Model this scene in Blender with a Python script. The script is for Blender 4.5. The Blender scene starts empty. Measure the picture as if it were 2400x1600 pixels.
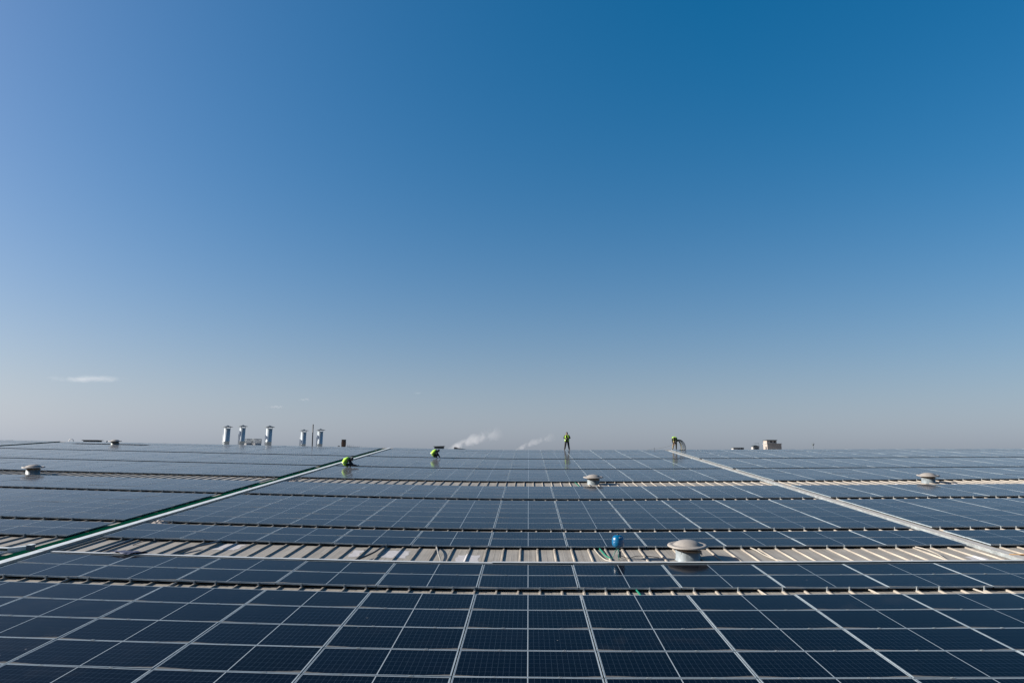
import bpy, bmesh, math, random
from mathutils import Matrix, Vector

random.seed(11)
C = bpy.context.scene.collection
sc = bpy.context.scene
PI = math.pi
R = math.radians

# ------------------------------------------------------------------ camera
PITCH = R(4.5)                                   # slope of the roof
RA = Matrix.Rotation(PITCH, 4, 'X')              # roof coordinates -> world
CAM = Vector((-0.004, -15.318, 4.080))           # in roof coordinates
cam_d = bpy.data.cameras.new('camera')
cam_d.lens = 24.0
cam_d.sensor_width = 36.0
cam_d.clip_start = 0.1
cam_d.clip_end = 20000.0
cam = bpy.data.objects.new('camera', cam_d)
C.objects.link(cam)
CAMM = (Matrix.Translation(CAM) @ Matrix.Rotation(0.0248367, 4, 'Z') @
        Matrix.Rotation(PI / 2 + 0.0943723, 4, 'X') @ Matrix.Rotation(0.0066938, 4, 'Z'))
cam.matrix_world = RA @ CAMM
sc.camera = cam
CAMI = CAMM.inverted()

# ------------------------------------------------------------------ exposure
sc.view_settings.view_transform = 'Standard'
sc.view_settings.look = 'None'
sc.view_settings.gamma = 1.0
sc.view_settings.use_curve_mapping = False
EXPO = 1.35
sc.view_settings.exposure = EXPO

# ------------------------------------------------------------------ sky and sun
SUN_EL, SUN_ROT = R(23.0), R(-91.0)
world = bpy.data.worlds.new("World")
sc.world = world
world.use_nodes = True


def N(nt, typ, **kw):
    n = nt.nodes.new(typ)
    for k, v in kw.items():
        if k == 'ins':
            for i, val in v.items():
                n.inputs[i].default_value = val
        else:
            setattr(n, k, v)
    return n


def link(nt, a, b):
    nt.links.new(a, b)


def mth(nt, op, a, b=None, c=None, clamp=False):
    n = nt.nodes.new('ShaderNodeMath')
    n.operation = op
    n.use_clamp = clamp
    for i, v in enumerate((a, b, c)):
        if v is None:
            continue
        if isinstance(v, (int, float)):
            n.inputs[i].default_value = v
        else:
            nt.links.new(v, n.inputs[i])
    return n.outputs[0]


def vmth(nt, op, a, b=None, scale=None):
    n = nt.nodes.new('ShaderNodeVectorMath')
    n.operation = op
    for i, v in enumerate((a, b)):
        if v is None:
            continue
        if isinstance(v, (tuple, list)):
            n.inputs[i].default_value = v
        else:
            nt.links.new(v, n.inputs[i])
    if scale is not None:
        if isinstance(scale, (int, float)):
            n.inputs['Scale'].default_value = scale
        else:
            nt.links.new(scale, n.inputs['Scale'])
    return n


def build_world():
    nt = world.node_tree
    bg = nt.nodes['Background']
    sky = N(nt, 'ShaderNodeTexSky', sky_type='NISHITA')
    sky.sun_disc = False
    sky.sun_elevation = SUN_EL
    sky.sun_rotation = SUN_ROT
    sky.altitude = 0
    sky.air_density = 1.0
    sky.dust_density = 3.0
    sky.ozone_density = 5.0
    # one grade for the whole sky: deeper blue overhead, greyer air towards the horizon
    col = vmth(nt, 'SCALE', sky.outputs[0], scale=0.1).outputs[0]
    lum = vmth(nt, 'DOT_PRODUCT', col, (0.2126, 0.7152, 0.0722)).outputs['Value']
    comb = N(nt, 'ShaderNodeCombineXYZ')
    for i in range(3):
        link(nt, lum, comb.inputs[i])
    diff = vmth(nt, 'SUBTRACT', col, comb.outputs[0]).outputs[0]
    sat = vmth(nt, 'ADD', comb.outputs[0], vmth(nt, 'SCALE', diff, scale=2.194).outputs[0]).outputs[0]
    sat = vmth(nt, 'MAXIMUM', sat, (0.0001, 0.0001, 0.0001)).outputs[0]
    sat = vmth(nt, 'MULTIPLY', sat, (1.2, 0.985, 0.935)).outputs[0]
    hz = vmth(nt, 'SCALE', (1.213, 1.406, 1.709), scale=mth(nt, 'POWER', lum, 0.482)).outputs[0]
    tc = N(nt, 'ShaderNodeTexCoord')
    sep = N(nt, 'ShaderNodeSeparateXYZ')
    link(nt, tc.outputs['Generated'], sep.inputs[0])
    el = mth(nt, 'MAXIMUM', sep.outputs[2], 0.0)
    h = mth(nt, 'MULTIPLY', mth(nt, 'EXPONENT', mth(nt, 'MULTIPLY', el, -1 / 0.129)), 0.884)
    mx = N(nt, 'ShaderNodeMix', data_type='VECTOR')
    link(nt, h, mx.inputs[0])
    link(nt, sat, mx.inputs[4])
    link(nt, hz, mx.inputs[5])
    gm = N(nt, 'ShaderNodeGamma')
    gm.inputs[1].default_value = 0.843
    link(nt, mx.outputs[1], gm.inputs[0])
    fin = vmth(nt, 'SCALE', gm.outputs[0], scale=0.842 / 0.05 / (2 ** EXPO)).outputs[0]
    link(nt, fin, bg.inputs[0])
    bg.inputs[1].default_value = 0.05


build_world()

sun_d = bpy.data.lights.new('sun', 'SUN')
sun_d.energy = 5.0
sun_d.angle = R(0.5)
sun_d.color = (1.0, 0.93, 0.84)
sun = bpy.data.objects.new('sun', sun_d)
C.objects.link(sun)
_d = Vector((math.sin(SUN_ROT) * math.cos(SUN_EL), math.cos(SUN_ROT) * math.cos(SUN_EL), math.sin(SUN_EL)))
sun.rotation_euler = (-_d).to_track_quat('-Z', 'Y').to_euler()

sc.render.engine = 'CYCLES'
sc.cycles.max_bounces = 6
sc.cycles.volume_bounces = 1


# ------------------------------------------------------------------ materials
def mat(name, col, rough=0.6, metal=0.0, noise=None, bump=None, spec=0.5):
    """principled material; noise=(scale, amount, stretch xyz) varies the colour, bump=(scale, strength)"""
    col = tuple(c * 0.74 for c in col)
    m = bpy.data.materials.new(name)
    m.use_nodes = True
    nt = m.node_tree
    b = nt.nodes['Principled BSDF']
    b.inputs['Base Color'].default_value = (*col, 1)
    b.inputs['Roughness'].default_value = rough
    b.inputs['Metallic'].default_value = metal
    b.inputs['Specular IOR Level'].default_value = spec
    if noise or bump:
        tc = N(nt, 'ShaderNodeTexCoord')
    if noise:
        mp = N(nt, 'ShaderNodeMapping')
        mp.inputs['Scale'].default_value = noise[2] if len(noise) > 2 else (1, 1, 1)
        link(nt, tc.outputs['Object'], mp.inputs[0])
        nz = N(nt, 'ShaderNodeTexNoise', ins={'Scale': noise[0], 'Detail': 5.0, 'Roughness': 0.6})
        link(nt, mp.outputs[0], nz.inputs['Vector'])
        rmp = N(nt, 'ShaderNodeMapRange', ins={1: 0.3, 2: 0.7, 3: 1 - noise[1], 4: 1 + noise[1]})
        link(nt, nz.outputs[0], rmp.inputs[0])
        v = vmth(nt, 'SCALE', tuple(col), scale=rmp.outputs[0])
        link(nt, v.outputs[0], b.inputs['Base Color'])
        rr = N(nt, 'ShaderNodeMapRange', ins={1: 0.3, 2: 0.7, 3: max(rough - .1, .02), 4: min(rough + .12, 1)})
        link(nt, nz.outputs[0], rr.inputs[0])
        link(nt, rr.outputs[0], b.inputs['Roughness'])
    if bump:
        nb = N(nt, 'ShaderNodeTexNoise', ins={'Scale': bump[0], 'Detail': 4.0})
        link(nt, tc.outputs['Object'], nb.inputs['Vector'])
        bp = N(nt, 'ShaderNodeBump', ins={'Strength': bump[1], 'Distance': 0.01})
        link(nt, nb.outputs[0], bp.inputs['Height'])
        link(nt, bp.outputs[0], b.inputs['Normal'])
    return m


PW, PD = 2.278, 1.128                            # one panel
PX, PY = 2.300, 1.1404                           # pitch of columns and rows


def panel_material():
    m = bpy.data.materials.new('solar_glass')
    m.use_nodes = True
    nt = m.node_tree
    b = nt.nodes['Principled BSDF']
    tc = N(nt, 'ShaderNodeTexCoord')
    oi = N(nt, 'ShaderNodeObjectInfo')
    sep = N(nt, 'ShaderNodeSeparateXYZ')
    link(nt, tc.outputs['Object'], sep.inputs[0])
    ax = mth(nt, 'ABSOLUTE', sep.outputs[0])
    y = sep.outputs[1]
    ay = mth(nt, 'ABSOLUTE', y)
    # cells: twelve by six on each half
    cu = mth(nt, 'FRACT', mth(nt, 'DIVIDE', mth(nt, 'SUBTRACT', ax, 0.008), 0.0923))
    cv = mth(nt, 'FRACT', mth(nt, 'DIVIDE', mth(nt, 'ADD', y, 0.541), 0.18033))
    du = mth(nt, 'SUBTRACT', 0.5, mth(nt, 'ABSOLUTE', mth(nt, 'SUBTRACT', cu, 0.5)))
    dv = mth(nt, 'SUBTRACT', 0.5, mth(nt, 'ABSOLUTE', mth(nt, 'SUBTRACT', cv, 0.5)))
    lu = mth(nt, 'LESS_THAN', du, 0.023)
    lv = mth(nt, 'LESS_THAN', dv, 0.014)
    # pseudo square corners leave small white diamonds
    grid = mth(nt, 'MAXIMUM', lu, lv)
    # ribbon wires along the long side, nine to a cell
    bw = mth(nt, 'FRACT', mth(nt, 'MULTIPLY', cv, 9.0))
    wire = mth(nt, 'LESS_THAN', mth(nt, 'ABSOLUTE', mth(nt, 'SUBTRACT', bw, 0.5)), 0.04)
    marg = mth(nt, 'MAXIMUM', mth(nt, 'GREATER_THAN', ax, 1.1155), mth(nt, 'GREATER_THAN', ay, 0.541))
    marg = mth(nt, 'MAXIMUM', marg, mth(nt, 'LESS_THAN', ax, 0.008))
    # cell colour differs a little from panel to panel and cell to cell
    wn = N(nt, 'ShaderNodeTexWhiteNoise', noise_dimensions='3D')
    cell_id = N(nt, 'ShaderNodeCombineXYZ')
    link(nt, mth(nt, 'FLOOR', mth(nt, 'DIVIDE', sep.outputs[0], 0.0923)), cell_id.inputs[0])
    link(nt, mth(nt, 'FLOOR', mth(nt, 'DIVIDE', mth(nt, 'ADD', y, 0.541), 0.18033)), cell_id.inputs[1])
    link(nt, oi.outputs['Random'], cell_id.inputs[2])
    link(nt, cell_id.outputs[0], wn.inputs[0])
    pv = mth(nt, 'ADD', mth(nt, 'MULTIPLY', oi.outputs['Random'], 0.7), 0.65)
    pv = mth(nt, 'MULTIPLY', pv, mth(nt, 'ADD', mth(nt, 'MULTIPLY', wn.outputs[0], 0.3), 0.85))
    cellc = vmth(nt, 'SCALE', (0.0002, 0.0006, 0.0026), scale=pv).outputs[0]

    def mixc(f, a, bcol):
        mx = N(nt, 'ShaderNodeMix', data_type='RGBA')
        if isinstance(f, float):
            mx.inputs[0].default_value = f
        else:
            link(nt, f, mx.inputs[0])
        for i, v in ((6, a), (7, bcol)):
            if isinstance(v, tuple):
                mx.inputs[i].default_value = (*v, 1)
            else:
                link(nt, v, mx.inputs[i])
        return mx.outputs[2]

    c = mixc(mth(nt, 'MULTIPLY', wire, 0.35), cellc, (0.012, 0.017, 0.025))
    c = mixc(mth(nt, 'MULTIPLY', grid, 0.75), c, (0.026, 0.040, 0.058))
    c = mixc(marg, c, (0.20, 0.235, 0.26))
    # dust film, in wind-blown streaks and settled patches
    off = N(nt, 'ShaderNodeCombineXYZ')
    link(nt, mth(nt, 'MULTIPLY', oi.outputs['Random'], 37.0), off.inputs[0])
    link(nt, mth(nt, 'MULTIPLY', oi.outputs['Random'], 61.0), off.inputs[1])
    pvec = vmth(nt, 'ADD', tc.outputs['Object'], off.outputs[0]).outputs[0]
    nz = N(nt, 'ShaderNodeTexNoise', ins={'Scale': 1.1, 'Detail': 6.0, 'Roughness': 0.65, 'Distortion': 0.6})
    link(nt, pvec, nz.inputs['Vector'])
    dst = N(nt, 'ShaderNodeMapRange', ins={1: 0.5, 2: 0.8, 3: 0.0, 4: 0.02})
    link(nt, nz.outputs[0], dst.inputs[0])
    pn = N(nt, 'ShaderNodeTexWhiteNoise', noise_dimensions='1D')
    link(nt, mth(nt, 'MULTIPLY', oi.outputs['Random'], 91.7), pn.inputs['W'])
    dirty = mth(nt, 'ADD', 0.25, mth(nt, 'MULTIPLY', mth(nt, 'POWER', pn.outputs[0], 3.0), 3.2))
    fine = N(nt, 'ShaderNodeTexNoise', ins={'Scale': 60.0, 'Detail': 3.0})
    link(nt, pvec, fine.inputs['Vector'])
    specks = N(nt, 'ShaderNodeMapRange', ins={1: 0.68, 2: 0.78, 3: 0.0, 4: 0.02})
    link(nt, fine.outputs[0], specks.inputs[0])
    dust = mth(nt, 'ADD', mth(nt, 'MULTIPLY', dst.outputs[0], dirty), specks.outputs[0])
    vo = N(nt, 'ShaderNodeTexVoronoi', ins={'Scale': 1.6})
    link(nt, pvec, vo.inputs['Vector'])
    drop = mth(nt, 'LESS_THAN', mth(nt, 'ADD', vo.outputs['Distance'], mth(nt, 'MULTIPLY', mth(nt, 'SUBTRACT', fine.outputs[0], 0.5), 0.09)), 0.022)
    # silt washed into both lower corners
    wob = N(nt, 'ShaderNodeTexNoise', ins={'Scale': 7.0, 'Detail': 3.0})
    link(nt, pvec, wob.inputs['Vector'])
    lim = mth(nt, 'MULTIPLY', mth(nt, 'MAXIMUM', mth(nt, 'SUBTRACT', ax, mth(nt, 'ADD', 0.42, mth(nt, 'MULTIPLY', oi.outputs['Random'], 0.25))), 0.0), 0.13)
    lim = mth(nt, 'MULTIPLY', lim, mth(nt, 'ADD', 0.6, wob.outputs[0]))
    yb = mth(nt, 'ADD', y, 0.5535)
    silt = N(nt, 'ShaderNodeMapRange', ins={3: 1.0, 4: 0.0})
    link(nt, yb, silt.inputs[0])
    link(nt, mth(nt, 'MULTIPLY', lim, 0.75), silt.inputs[1])
    link(nt, mth(nt, 'ADD', lim, 0.0005), silt.inputs[2])
    c = mixc(dust, c, (0.17, 0.16, 0.15))
    c = mixc(mth(nt, 'MULTIPLY', drop, 0.5), c, (0.30, 0.30, 0.29))
    c = mixc(mth(nt, 'MULTIPLY', silt.outputs[0], 0.55), c, (0.135, 0.132, 0.125))
    link(nt, c, b.inputs['Base Color'])
    rg = mth(nt, 'ADD', mth(nt, 'MULTIPLY', nz.outputs[0], 0.07), 0.07)
    rg = mth(nt, 'ADD', rg, mth(nt, 'MULTIPLY', silt.outputs[0], 0.4))
    link(nt, rg, b.inputs['Roughness'])
    b.inputs['IOR'].default_value = 1.115           # anti-reflection coated glass
    b.inputs['Sheen Weight'].default_value = 0.42   # dry dust, seen at grazing angles
    b.inputs['Sheen Roughness'].default_value = 0.145
    b.inputs['Sheen Tint'].default_value = (0.95, 0.95, 1.0, 1)
    return m


def roof_material():
    m = bpy.data.materials.new('weathered_roof_sheet')
    m.use_nodes = True
    nt = m.node_tree
    b = nt.nodes['Principled BSDF']
    tc = N(nt, 'ShaderNodeTexCoord')
    mp = N(nt, 'ShaderNodeMapping')
    mp.inputs['Scale'].default_value = (14, 0.35, 1)
    link(nt, tc.outputs['Object'], mp.inputs[0])
    n1 = N(nt, 'ShaderNodeTexNoise', ins={'Scale': 1.0, 'Detail': 6.0, 'Roughness': 0.65})
    link(nt, mp.outputs[0], n1.inputs['Vector'])
    n2 = N(nt, 'ShaderNodeTexNoise', ins={'Scale': 1.3, 'Detail': 5.0, 'Roughness': 0.6})
    link(nt, tc.outputs['Object'], n2.inputs['Vector'])
    cr = N(nt, 'ShaderNodeValToRGB')
    e = cr.color_ramp.elements
    e[0].position = 0.28
    e[0].color = (0.122, 0.110, 0.092, 1)
    e[1].position = 0.72
    e[1].color = (0.262, 0.245, 0.215, 1)
    x = cr.color_ramp.elements.new(0.5)
    x.color = (0.19, 0.176, 0.153, 1)
    link(nt, mth(nt, 'ADD', mth(nt, 'MULTIPLY', n1.outputs[0], 0.65), mth(nt, 'MULTIPLY', n2.outputs[0], 0.35)), cr.inputs[0])
    n3 = N(nt, 'ShaderNodeTexNoise', ins={'Scale': 2.7, 'Detail': 6.0, 'Roughness': 0.7})
    mp3 = N(nt, 'ShaderNodeMapping')
    mp3.inputs['Scale'].default_value = (2.2, 0.5, 1)
    link(nt, tc.outputs['Object'], mp3.inputs[0])
    link(nt, mp3.outputs[0], n3.inputs['Vector'])
    rs = N(nt, 'ShaderNodeMapRange', ins={1: 0.6, 2: 0.78, 3: 0.0, 4: 0.55})
    link(nt, n3.outputs[0], rs.inputs[0])
    mx = N(nt, 'ShaderNodeMix', data_type='RGBA')
    link(nt, rs.outputs[0], mx.inputs[0])
    link(nt, cr.outputs[0], mx.inputs[6])
    mx.inputs[7].default_value = (0.145, 0.092, 0.055, 1)
    link(nt, mx.outputs[2], b.inputs['Base Color'])
    b.inputs['Roughness'].default_value = 0.62
    # two shallow flutes pressed into each pan
    sp = N(nt, 'ShaderNodeSeparateXYZ')
    link(nt, tc.outputs['Object'], sp.inputs[0])
    fx = mth(nt, 'FRACT', mth(nt, 'MULTIPLY', mth(nt, 'ADD', sp.outputs[0], 0.2208), 3 / RIB))
    fl = N(nt, 'ShaderNodeMapRange', ins={1: 0.0, 2: 0.07, 3: 1.0, 4: 0.0})
    fl.interpolation_type = 'SMOOTHSTEP'
    link(nt, mth(nt, 'ABSOLUTE', mth(nt, 'SUBTRACT', fx, 0.5)), fl.inputs[0])
    hgt = mth(nt, 'ADD', fl.outputs[0], mth(nt, 'MULTIPLY', n1.outputs[0], 0.5))
    bp = N(nt, 'ShaderNodeBump', ins={'Strength': 0.5, 'Distance': 0.005})
    link(nt, hgt, bp.inputs['Height'])
    link(nt, bp.outputs[0], b.inputs['Normal'])
    return m


RIB = 0.49335
M = {}
M['glass'] = panel_material()
M['roof'] = roof_material()
M['alu'] = mat('anodised_frame', (0.33, 0.39, 0.425), 0.42, 0.3, noise=(9.0, 0.12))
M['rib'] = mat('roof_rib', (0.275, 0.245, 0.205), 0.6, 0.0, noise=(1.2, 0.3, (6, 1, 1)))
M['galv'] = mat('galvanised_steel', (0.30, 0.33, 0.34), 0.48, 0.35, noise=(6.0, 0.22, (1, 1, 1)))
M['lid'] = mat('galvanised_lid', (0.58, 0.625, 0.635), 0.5, 0.1, noise=(3.0, 0.15, (4, 1, 1)))
M['greylid'] = mat('grey_lid', (0.44, 0.465, 0.475), 0.5, 0.1, noise=(3.0, 0.18, (1, 4, 1)))
M['warmlid'] = mat('dusty_lid', (0.40, 0.385, 0.355), 0.55, 0.1, noise=(3.0, 0.18, (4, 1, 1)))
M['perf'] = mat('perforated_tray_side', (0.11, 0.16, 0.145), 0.5, 0.4, noise=(5.0, 0.4, (2, 1, 1)))
M['green'] = mat('green_grating', (0.001, 0.036, 0.022), 0.9, 0.0, noise=(3.0, 0.3, (1, 1, 1)), bump=(30, 0.4), spec=0.0)
M['patch'] = mat('white_sealant', (0.40, 0.39, 0.395), 0.7, 0.0, noise=(8.0, 0.12))
M['cap'] = mat('weathered_cap', (0.265, 0.245, 0.222), 0.6, 0.0, noise=(3.5, 0.14), bump=(18, 0.15))
M['dark'] = mat('dark_mesh', (0.02, 0.022, 0.025), 0.6)
M['ventbase'] = mat('vent_upstand', (0.20, 0.235, 0.255), 0.5, 0.25, noise=(2.5, 0.3, (3, 3, 1)))
M['rust'] = mat('rusty_lip', (0.24, 0.17, 0.11), 0.65, 0.1, noise=(9.0, 0.35))
M['blue'] = mat('blue_enamel', (0.0, 0.095, 0.22), 0.22, 0.0, noise=(4.0, 0.12))
M['label'] = mat('white_label', (0.55, 0.55, 0.55), 0.5)
M['teal'] = mat('teal_pipe', (0.02, 0.15, 0.12), 0.4, 0.0, noise=(6.0, 0.2))
M['greenhose'] = mat('green_hose', (0.008, 0.17, 0.10), 0.45)
M['black'] = mat('black_rubber', (0.012, 0.013, 0.016), 0.55)
M['grey'] = mat('grey_conduit', (0.18, 0.18, 0.17), 0.55, 0.0, noise=(5.0, 0.2))
M['beige'] = mat('pale_conduit', (0.30, 0.275, 0.235), 0.55, 0.0, noise=(5.0, 0.2))
M['slate'] = mat('blue_grey_conduit', (0.07, 0.10, 0.13), 0.5)
M['wood'] = mat('brown_pole', (0.22, 0.13, 0.05), 0.7, 0.0, noise=(9.0, 0.3))
M['tarp'] = mat('navy_sheet', (0.006, 0.022, 0.075), 0.75, 0.0, bump=(6, 0.5))
M['steel'] = mat('bright_duct', (0.46, 0.52, 0.56), 0.38, 0.18, noise=(1.5, 0.12, (8, 8, 1)))
M['captop'] = mat('dull_zinc', (0.14, 0.17, 0.19), 0.55, 0.3)
M['barrel'] = mat('rusted_stack', (0.10, 0.055, 0.035), 0.75, 0.1, noise=(3.0, 0.4))
M['cream'] = mat('cream_render', (0.33, 0.285, 0.255), 0.8, 0.0, noise=(2.0, 0.12))
M['wall'] = mat('pale_wall', (0.30, 0.30, 0.30), 0.8, 0.0, noise=(2.0, 0.12))
M['darkwall'] = mat('dark_cladding', (0.05, 0.065, 0.075), 0.6, 0.0, noise=(2.0, 0.2))
M['window'] = mat('dark_pane', (0.015, 0.02, 0.03), 0.15)
M['ground'] = mat('dry_ground', (0.19, 0.17, 0.14), 0.9, 0.0, noise=(0.02, 0.3))
M['foliage'] = mat('dull_foliage', (0.035, 0.055, 0.03), 0.8, 0.0, noise=(3.0, 0.4))
M['skin'] = mat('skin', (0.20, 0.11, 0.075), 0.55)
M['navy'] = mat('dark_jacket', (0.010, 0.012, 0.016), 0.85, 0.0, noise=(12.0, 0.3))
M['trouser'] = mat('black_trousers', (0.012, 0.012, 0.016), 0.85, 0.0, noise=(12.0, 0.3))
M['khaki'] = mat('khaki_trousers', (0.20, 0.15, 0.065), 0.85, 0.0, noise=(12.0, 0.25))
M['shoe'] = mat('dark_shoe', (0.015, 0.013, 0.012), 0.6)
M['pale'] = mat('pale_shoe', (0.6, 0.6, 0.6), 0.6)
M['hair'] = mat('black_hair', (0.008, 0.008, 0.009), 0.6)
M['vest'] = mat('hivis_vest', (0.34, 0.62, 0.03), 0.75, 0.0, noise=(14.0, 0.15))
M['reflect'] = mat('silver_stripe', (0.45, 0.50, 0.40), 0.35, 0.3)
M['hose1'] = mat('yellow_hose', (0.33, 0.29, 0.12), 0.5)


# ------------------------------------------------------------------ mesh builders
def box(bm, c, s, mi=0):
    x, y, z = c
    a, b, d = s[0] / 2, s[1] / 2, s[2] / 2
    v = [bm.verts.new((x + i * a, y + j * b, z + k * d)) for k in (-1, 1) for j in (-1, 1) for i in (-1, 1)]
    for f in ((0, 2, 3, 1), (4, 5, 7, 6), (0, 1, 5, 4), (2, 6, 7, 3), (0, 4, 6, 2), (1, 3, 7, 5)):
        bm.faces.new([v[i] for i in f]).material_index = mi
    return v


def loft(bm, rings, cap=True, mi=0, closed=True, smooth=True):
    vs = [[bm.verts.new(p) for p in r] for r in rings]
    n = len(rings[0])
    for a, b in zip(vs, vs[1:]):
        for i in range(n if closed else n - 1):
            j = (i + 1) % n
            f = bm.faces.new((a[i], a[j], b[j], b[i]))
            f.material_index = mi
            f.smooth = smooth
    if cap and closed:
        f = bm.faces.new(list(reversed(vs[0])))
        f.material_index = mi
        f = bm.faces.new(vs[-1])
        f.material_index = mi
    return vs


def lathe(bm, prof, seg=24, c=(0, 0, 0), mi=0, cap=True):
    rings = []
    for r, z in prof:
        rings.append([(c[0] + r * math.cos(2 * PI * i / seg), c[1] + r * math.sin(2 * PI * i / seg), c[2] + z) for i in range(seg)])
    return loft(bm, rings, cap, mi)


def catmull(pts, n=6):
    if len(pts) < 3:
        return [Vector(p) for p in pts]
    P = [Vector(p) for p in pts]
    P = [2 * P[0] - P[1]] + P + [2 * P[-1] - P[-2]]
    out = []
    for i in range(1, len(P) - 2):
        for k in range(n):
            t = k / n
            a, b, c, d = P[i - 1], P[i], P[i + 1], P[i + 2]
            out.append(0.5 * ((2 * b) + (c - a) * t + (2 * a - 5 * b + 4 * c - d) * t * t + (3 * b - a - 3 * c + d) * t ** 3))
    out.append(P[-2])
    return out


def tube(bm, pts, r, seg=8, mi=0):
    P = [Vector(p) for p in pts]
    rings = []
    up = Vector((0, 0, 1))
    for i, p in enumerate(P):
        t = (P[min(i + 1, len(P) - 1)] - P[max(i - 1, 0)]).normalized()
        a = t.cross(up)
        if a.length < 1e-3:
            a = t.cross(Vector((1, 0, 0)))
        a.normalize()
        b = a.cross(t)
        rr = r if isinstance(r, (int, float)) else r[i]
        rings.append([p + rr * (math.cos(2 * PI * k / seg) * a + math.sin(2 * PI * k / seg) * b) for k in range(seg)])
    loft(bm, rings, True, mi)


def make(name, bm, mats, parent=None, loc=None, rot=None):
    me = bpy.data.meshes.new(name)
    bmesh.ops.recalc_face_normals(bm, faces=bm.faces)
    bm.to_mesh(me)
    bm.free()
    for m in (mats if isinstance(mats, (list, tuple)) else [mats]):
        me.materials.append(m)
    return place(name, me, parent, loc, rot)


def place(name, me, parent=None, loc=None, rot=None):
    o = bpy.data.objects.new(name, me)
    C.objects.link(o)
    if parent:
        o.parent = parent
    if loc:
        o.location = loc
    if rot:
        o.rotation_euler = rot
    return o


def tag(o, label=None, cat=None, group=None, kind=None):
    if label:
        o['label'] = label
    if cat:
        o['category'] = cat
    if group:
        o['group'] = group
    if kind:
        o['kind'] = kind
    return o


# ------------------------------------------------------------------ the roof plane
def S(x, y):
    """height of the panel plane in roof coordinates: a shallow valley fading towards the ridge"""
    d = x + 1.451
    return 0.02 * (math.sqrt(d * d + 3.91 * 3.91) - 3.91) * (1 - 0.008456 * min(y, 49.6))


PAN = -0.105                                      # roof pan below the panel plane
RIDGE = 49.50


def pan_z(x, y):
    z = S(x, y) + PAN
    if y > RIDGE:
        z -= (y - RIDGE) * 0.158
    return z


def slopes(x, y):
    return ((S(x + .2, y) - S(x - .2, y)) / .4, (S(x, y + .2) - S(x, y - .2)) / .4)


def on_roof(o, x, y, z, upright=False):
    """put a top-level object at roof coordinates, square to the roof or plumb"""
    p = RA @ Vector((x, y, z))
    if upright:
        o.matrix_world = Matrix.Translation(p)
    else:
        sx, sy = slopes(x, y)
        o.matrix_world = Matrix.Translation(p) @ RA @ Matrix.Rotation(-math.atan(sx), 4, 'Y')
    return o


def thing(name, label, cat, group=None):
    o = bpy.data.objects.new(name, None)
    o.empty_display_size = 0.2
    C.objects.link(o)
    return tag(o, label, cat, group)


def in_view(x, y, z=0.0, mx=1.12, my=1.2):
    p = CAMI @ Vector((x, y, z))
    if p.z > -0.5:
        return False
    return abs(p.x / -p.z) < 0.75 * mx and abs(p.y / -p.z) < 0.5 * my


# ------------------------------------------------------------------ ground, roof
bm = bmesh.new()
g = 9000.0
vs = [bm.verts.new((a * g, b * g, 0)) for a, b in ((-1, -1), (1, -1), (1, 1), (-1, 1))]
bm.faces.new(vs)
tag(make('ground', bm, M['ground'], loc=(0, 0, -11.0)), kind='structure')

bm = bmesh.new()
xs = [-64 + 1.0 * i for i in range(129)]
ys = [-10.0, 5, 20, 35, RIDGE, RIDGE + 0.35, 75, 98]
grid = [[bm.verts.new((x, y, pan_z(x, y))) for x in xs] for y in ys]
for j in range(len(ys) - 1):
    for i in range(len(xs) - 1):
        bm.faces.new((grid[j][i], grid[j][i + 1], grid[j + 1][i + 1], grid[j + 1][i]))
low = -16.0
edge = [(v, bm.verts.new((v.co.x, v.co.y, low))) for v in
        [grid[0][i] for i in range(len(xs))] + [grid[j][-1] for j in range(1, len(ys))] +
        [grid[-1][i] for i in range(len(xs) - 2, -1, -1)] + [grid[j][0] for j in range(len(ys) - 2, 0, -1)]]
for k in range(len(edge)):
    a, b = edge[k], edge[(k + 1) % len(edge)]
    bm.faces.new((a[0], b[0], b[1], a[1]))
roof = make('roof', bm, M['roof'])
roof.matrix_world = RA
tag(roof, kind='structure')

# standing ribs, each a part of the roof
bm = bmesh.new()
L0, L1 = -9.0, RIDGE - 0.1
prof = [(-0.031, 0), (-0.017, 0.040), (0.017, 0.040), (0.031, 0)]
loft(bm, [[(px, yy - L0, pz) for px, pz in prof] for yy in (L0, L1)], cap=True, smooth=False)
rib_me = bpy.data.meshes.new('rib')
bmesh.ops.recalc_face_normals(bm, faces=bm.faces)
bm.to_mesh(rib_me)
bm.free()
rib_me.materials.append(M['rib'])
rib_x = []
k0 = -108
for k in range(k0, 109):
    x = -0.2208 + k * RIB
    if abs(x) > 53:
        continue
    rib_x.append(x)
    z0, z1 = pan_z(x, L0), pan_z(x, L1)
    place('rib', rib_me, roof, (x, L0, z0 - 0.002), (math.atan2(z1 - z0, L1 - L0), 0, 0))

bm = bmesh.new()
rings = []
for x in xs:
    if abs(x) > 60:
        continue
    z = S(x, RIDGE)
    rings.append([(x, RIDGE - 0.12, z - 0.075), (x, RIDGE + 0.17, z - 0.045), (x, RIDGE + 0.48, z - 0.10), (x, RIDGE + 0.17, z - 0.055)])
loft(bm, rings, cap=True, smooth=False)
make('ridge_cap', bm, M['rib'], roof)


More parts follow.
